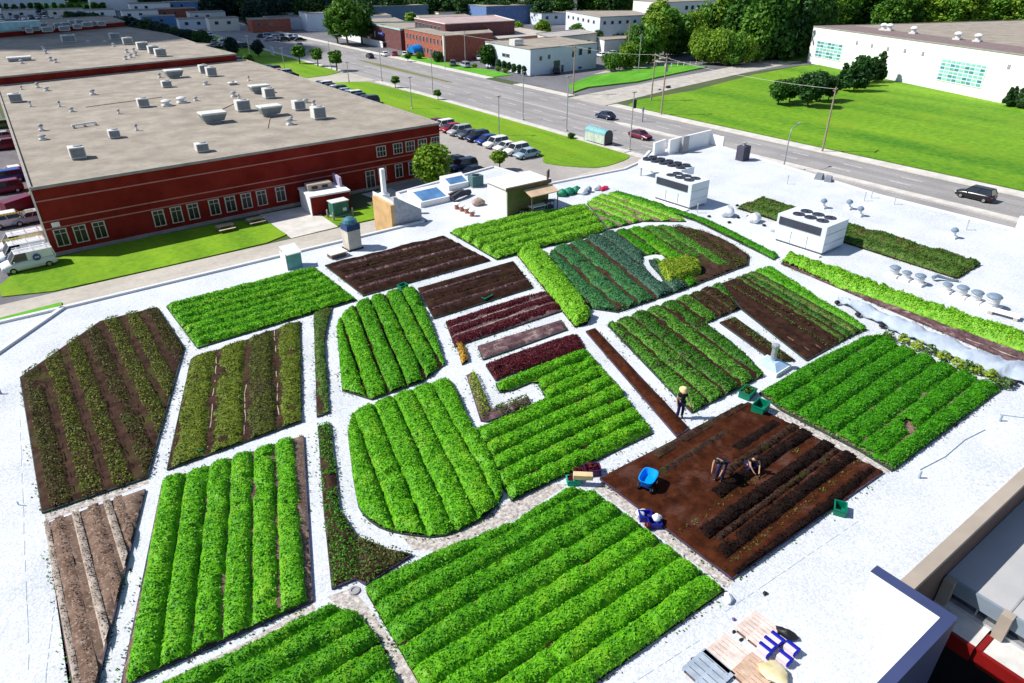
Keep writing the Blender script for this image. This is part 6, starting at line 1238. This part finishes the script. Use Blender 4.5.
# left of the red hall
vl=['white van with a round blue emblem on its side, nearest to the lawn','white van with a roof rack, second from the lawn','white van with a yellow ladder on its rack, third from the lawn']
vans=[]
for i,(px,py) in enumerate(((31,268),(25,259.5),(24,250))):
    x,y=P(px,py); v=car(x,y,math.pi+R(4),'van','white',vl[i],'white service vans',z=.03); v.name='parked_van'; vans.append(v)
    if i==0:
        b=MB().lathe(0,0,[(.36,-.012),(.36,.012)],20); b.v=[(v_[0]-.75,v_[2]+1.0,v_[1]+1.3) for v_ in b.v]; b.build('round_emblem',PT['blue'],v)
        b=MB(); [b.box(-.75+dx,1.018,1.23,w_,.014,.14) for dx,w_ in ((-.14,.1),(0,.08),(.12,.09))]; b.build('emblem_mark',M_white,v)
    b=MB()
    for s in (-.6,.6): b.tube([(-2.0,s,2.15),(1.0,s,2.15)],.03,5)
    for t in (-1.8,-.6,.6): b.tube([(t,-.7,2.15),(t,.7,2.15)],.03,5)
    b.build('roof_rack',M_white if i!=2 else M_metal,v)
M_yel=mat('yellow_ladder',(.62,.55,.08),rough=.5)
def ladder(px,py,z,label,L=3.6,m=M_yel,rz=0):
    x,y=P(px,py,z); b=MB(); [b.tube([(-L/2,s,0),(L/2,s,0)],.04,5) for s in (-.2,.2)]; [b.tube([(-L/2+.3*k,-.2,0),(-L/2+.3*k,.2,0)],.025,4) for k in range(int(L/.3))]
    tag(b.build('ladder',m,loc=(x,y,z),rz=rz),label,'ladder')
ladder(22,237,2.25,'yellow ladder on the rack of the third white van',rz=R(4)); ladder(12,213.5,2.0,'long bright yellow ladder on the pickup by the dark red bin',4.2,rz=R(4)); ladder(30,247,2.2,'white ladder on the rack of the second white van',3.2,M_white,rz=R(4))
x,y=P(14,225); pk=car(x,y,R(4),'suv','white','white and dark blue pickup with a long yellow ladder','service cars left of the red hall'); 
for px,py,k_,c_,lb in ((33,222,'sedan','silver','silver car against the left wall of the red hall'),(8,182,'suv','blue','bright blue car in the lot left of the red hall'),(14,176,'sedan','white','white car behind the bright blue one'),(5,193,'suv','maroon','maroon car between the blue car and the bin'),(8,149,'suv','maroon','maroon car farthest up the left lot'),(2,140,'sedan','silver','silver car at the far end of the left lot'),(3,128,'hatch','green','green car highest in the left lot'),(18,262,'sedan','paleblue','pale blue car nose between the white vans')):
    x,y=P(px,py); car(x,y,math.pi+R(4),k_,c_,lb,'service cars left of the red hall')
x,y=P(19,209); o=empty('skip_bin',x,y,0,R(20),'dark red open skip bin with a rolled green net on its end','skip'); MB().prism([(-1.7,-.9),(1.7,-.9),(1.7,.9),(-1.7,.9)],0,[1.3,1.6,1.6,1.3]).build('shell',PT['maroon'],o); lump('green_net',x+1.9,y+.8,.0,1.2,1.4,1.9,mat('green_net',(.22,.38,.04),c2=(.32,.5,.08),scale=4),'lime green rolled net leaning on the dark red skip','net',None,91)
x,y=P(12,31,zC); tk=empty('box_trailer',x,y,zC+.03,R(8),'long pale turquoise container on the roof edge of the farthest red hall','container'); MB().box(0,0,0,14,3,2.2).build('body',mat('pale_turquoise',(.35,.58,.62)),tk,bevel=.05); MB().box(0,0,2.2,14.1,3.1,.1).build('roof',M_white,tk)
for i,(px,py) in enumerate(((25,31),(36,31),(44,28),(52,30),(59,28),(66,27),(72,25),(80,24),(88,27),(94,26),(102,26),(48,32),(30,33),(78,29),(65,31))):
    x,y=P(px,py,zC); hooded('air_handler',x,y,zC+.03,1.6+.5*(i%3),1.3,1.1,'small pale rooftop unit on the shaded farthest red hall',group='units on the farthest red hall')
# ================================================================== CLOUD (its shadow lies over the far left of the scene)
def cloud(cx,cy,cz,parts,label):
    bm=bmesh.new()
    for dx,dy,dz,r_ in parts:
        t=bmesh.ops.create_icosphere(bm,subdivisions=3,radius=r_)
        for v in t['verts']:
            k=1+.12*math.sin(v.co.x*.06+dx)*math.sin(v.co.y*.07+dy)+.06*math.sin(v.co.z*.15+v.co.x*.11); v.co=Vector((v.co.x*k+dx,v.co.y*k+dy,v.co.z*k*.35+dz))
    me=bpy.data.meshes.new('cloud'); bm.to_mesh(me); bm.free(); me.polygons.foreach_set('use_smooth',[True]*len(me.polygons)); me.materials.append(mat('cloud_white',(.85,.86,.88),rough=1,var=.02))
    o=bpy.data.objects.new('cloud',me); o.location=(cx,cy,cz); col.objects.link(o); tag(o,label,kind='structure')
off=520/math.tan(R(SE))
cloud(5-sdir[0]*off,430-sdir[1]*off,520,[(0,0,0,120),(20,-150,0,72),(-65,-135,0,75),(95,60,10,105),(-110,40,5,110),(90,110,15,105),(120,-60,0,62),(-40,-110,0,70),(150,140,5,90),(-150,60,0,80),(190,40,0,70),(55,-100,0,55),(-120,-95,0,60)],'broad white cloud high over the distance')

structure('field',[PL([(34,3.2),(110,2.2),(125,6),(60,9.5),(30,8.5)])],G_rough,.02)

rr=random.Random(12); nms=['small white low house','small blue-grey workshop','small brown brick shop','pale flat-roofed unit','grey metal shed','cream roadside shop']
for i,(px,py,sx,sy,h) in enumerate(((140,21,16,10,5),(158,25,14,9,4),(176,19,18,10,5),(192,28,12,9,4),(206,23,16,10,5),(222,30,12,9,5),(150,15,20,10,6),(186,13,22,12,6),(268,31,16,10,5),(282,29,14,10,5),(296,26,16,10,6),(452,22,22,12,5),(478,19,20,12,6),(500,21,18,12,5),(530,17,20,12,6),(548,24,16,10,5),(20,18,14,9,4),(66,17,16,9,4),(100,19,14,9,4.5))):
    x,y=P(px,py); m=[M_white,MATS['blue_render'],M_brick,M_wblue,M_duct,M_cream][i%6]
    bld('distant_building',[(x-sx/2,y-sy/2),(x+sx/2,y-sy/2-2),(x+sx/2+1,y+sy/2-2),(x-sx/2+1,y+sy/2)],h,m,nms[i%6]+['',' with tall side',' half hidden by trees',' at far left'][i//6]+' in the %s'%('shaded district beyond the halls' if px<240 else 'block by the road bend' if px<310 else 'strip behind the brick offices'),win=[(0,3,h-2.4,1.5,1.3),(0,8,h-2.4,1.5,1.3)])
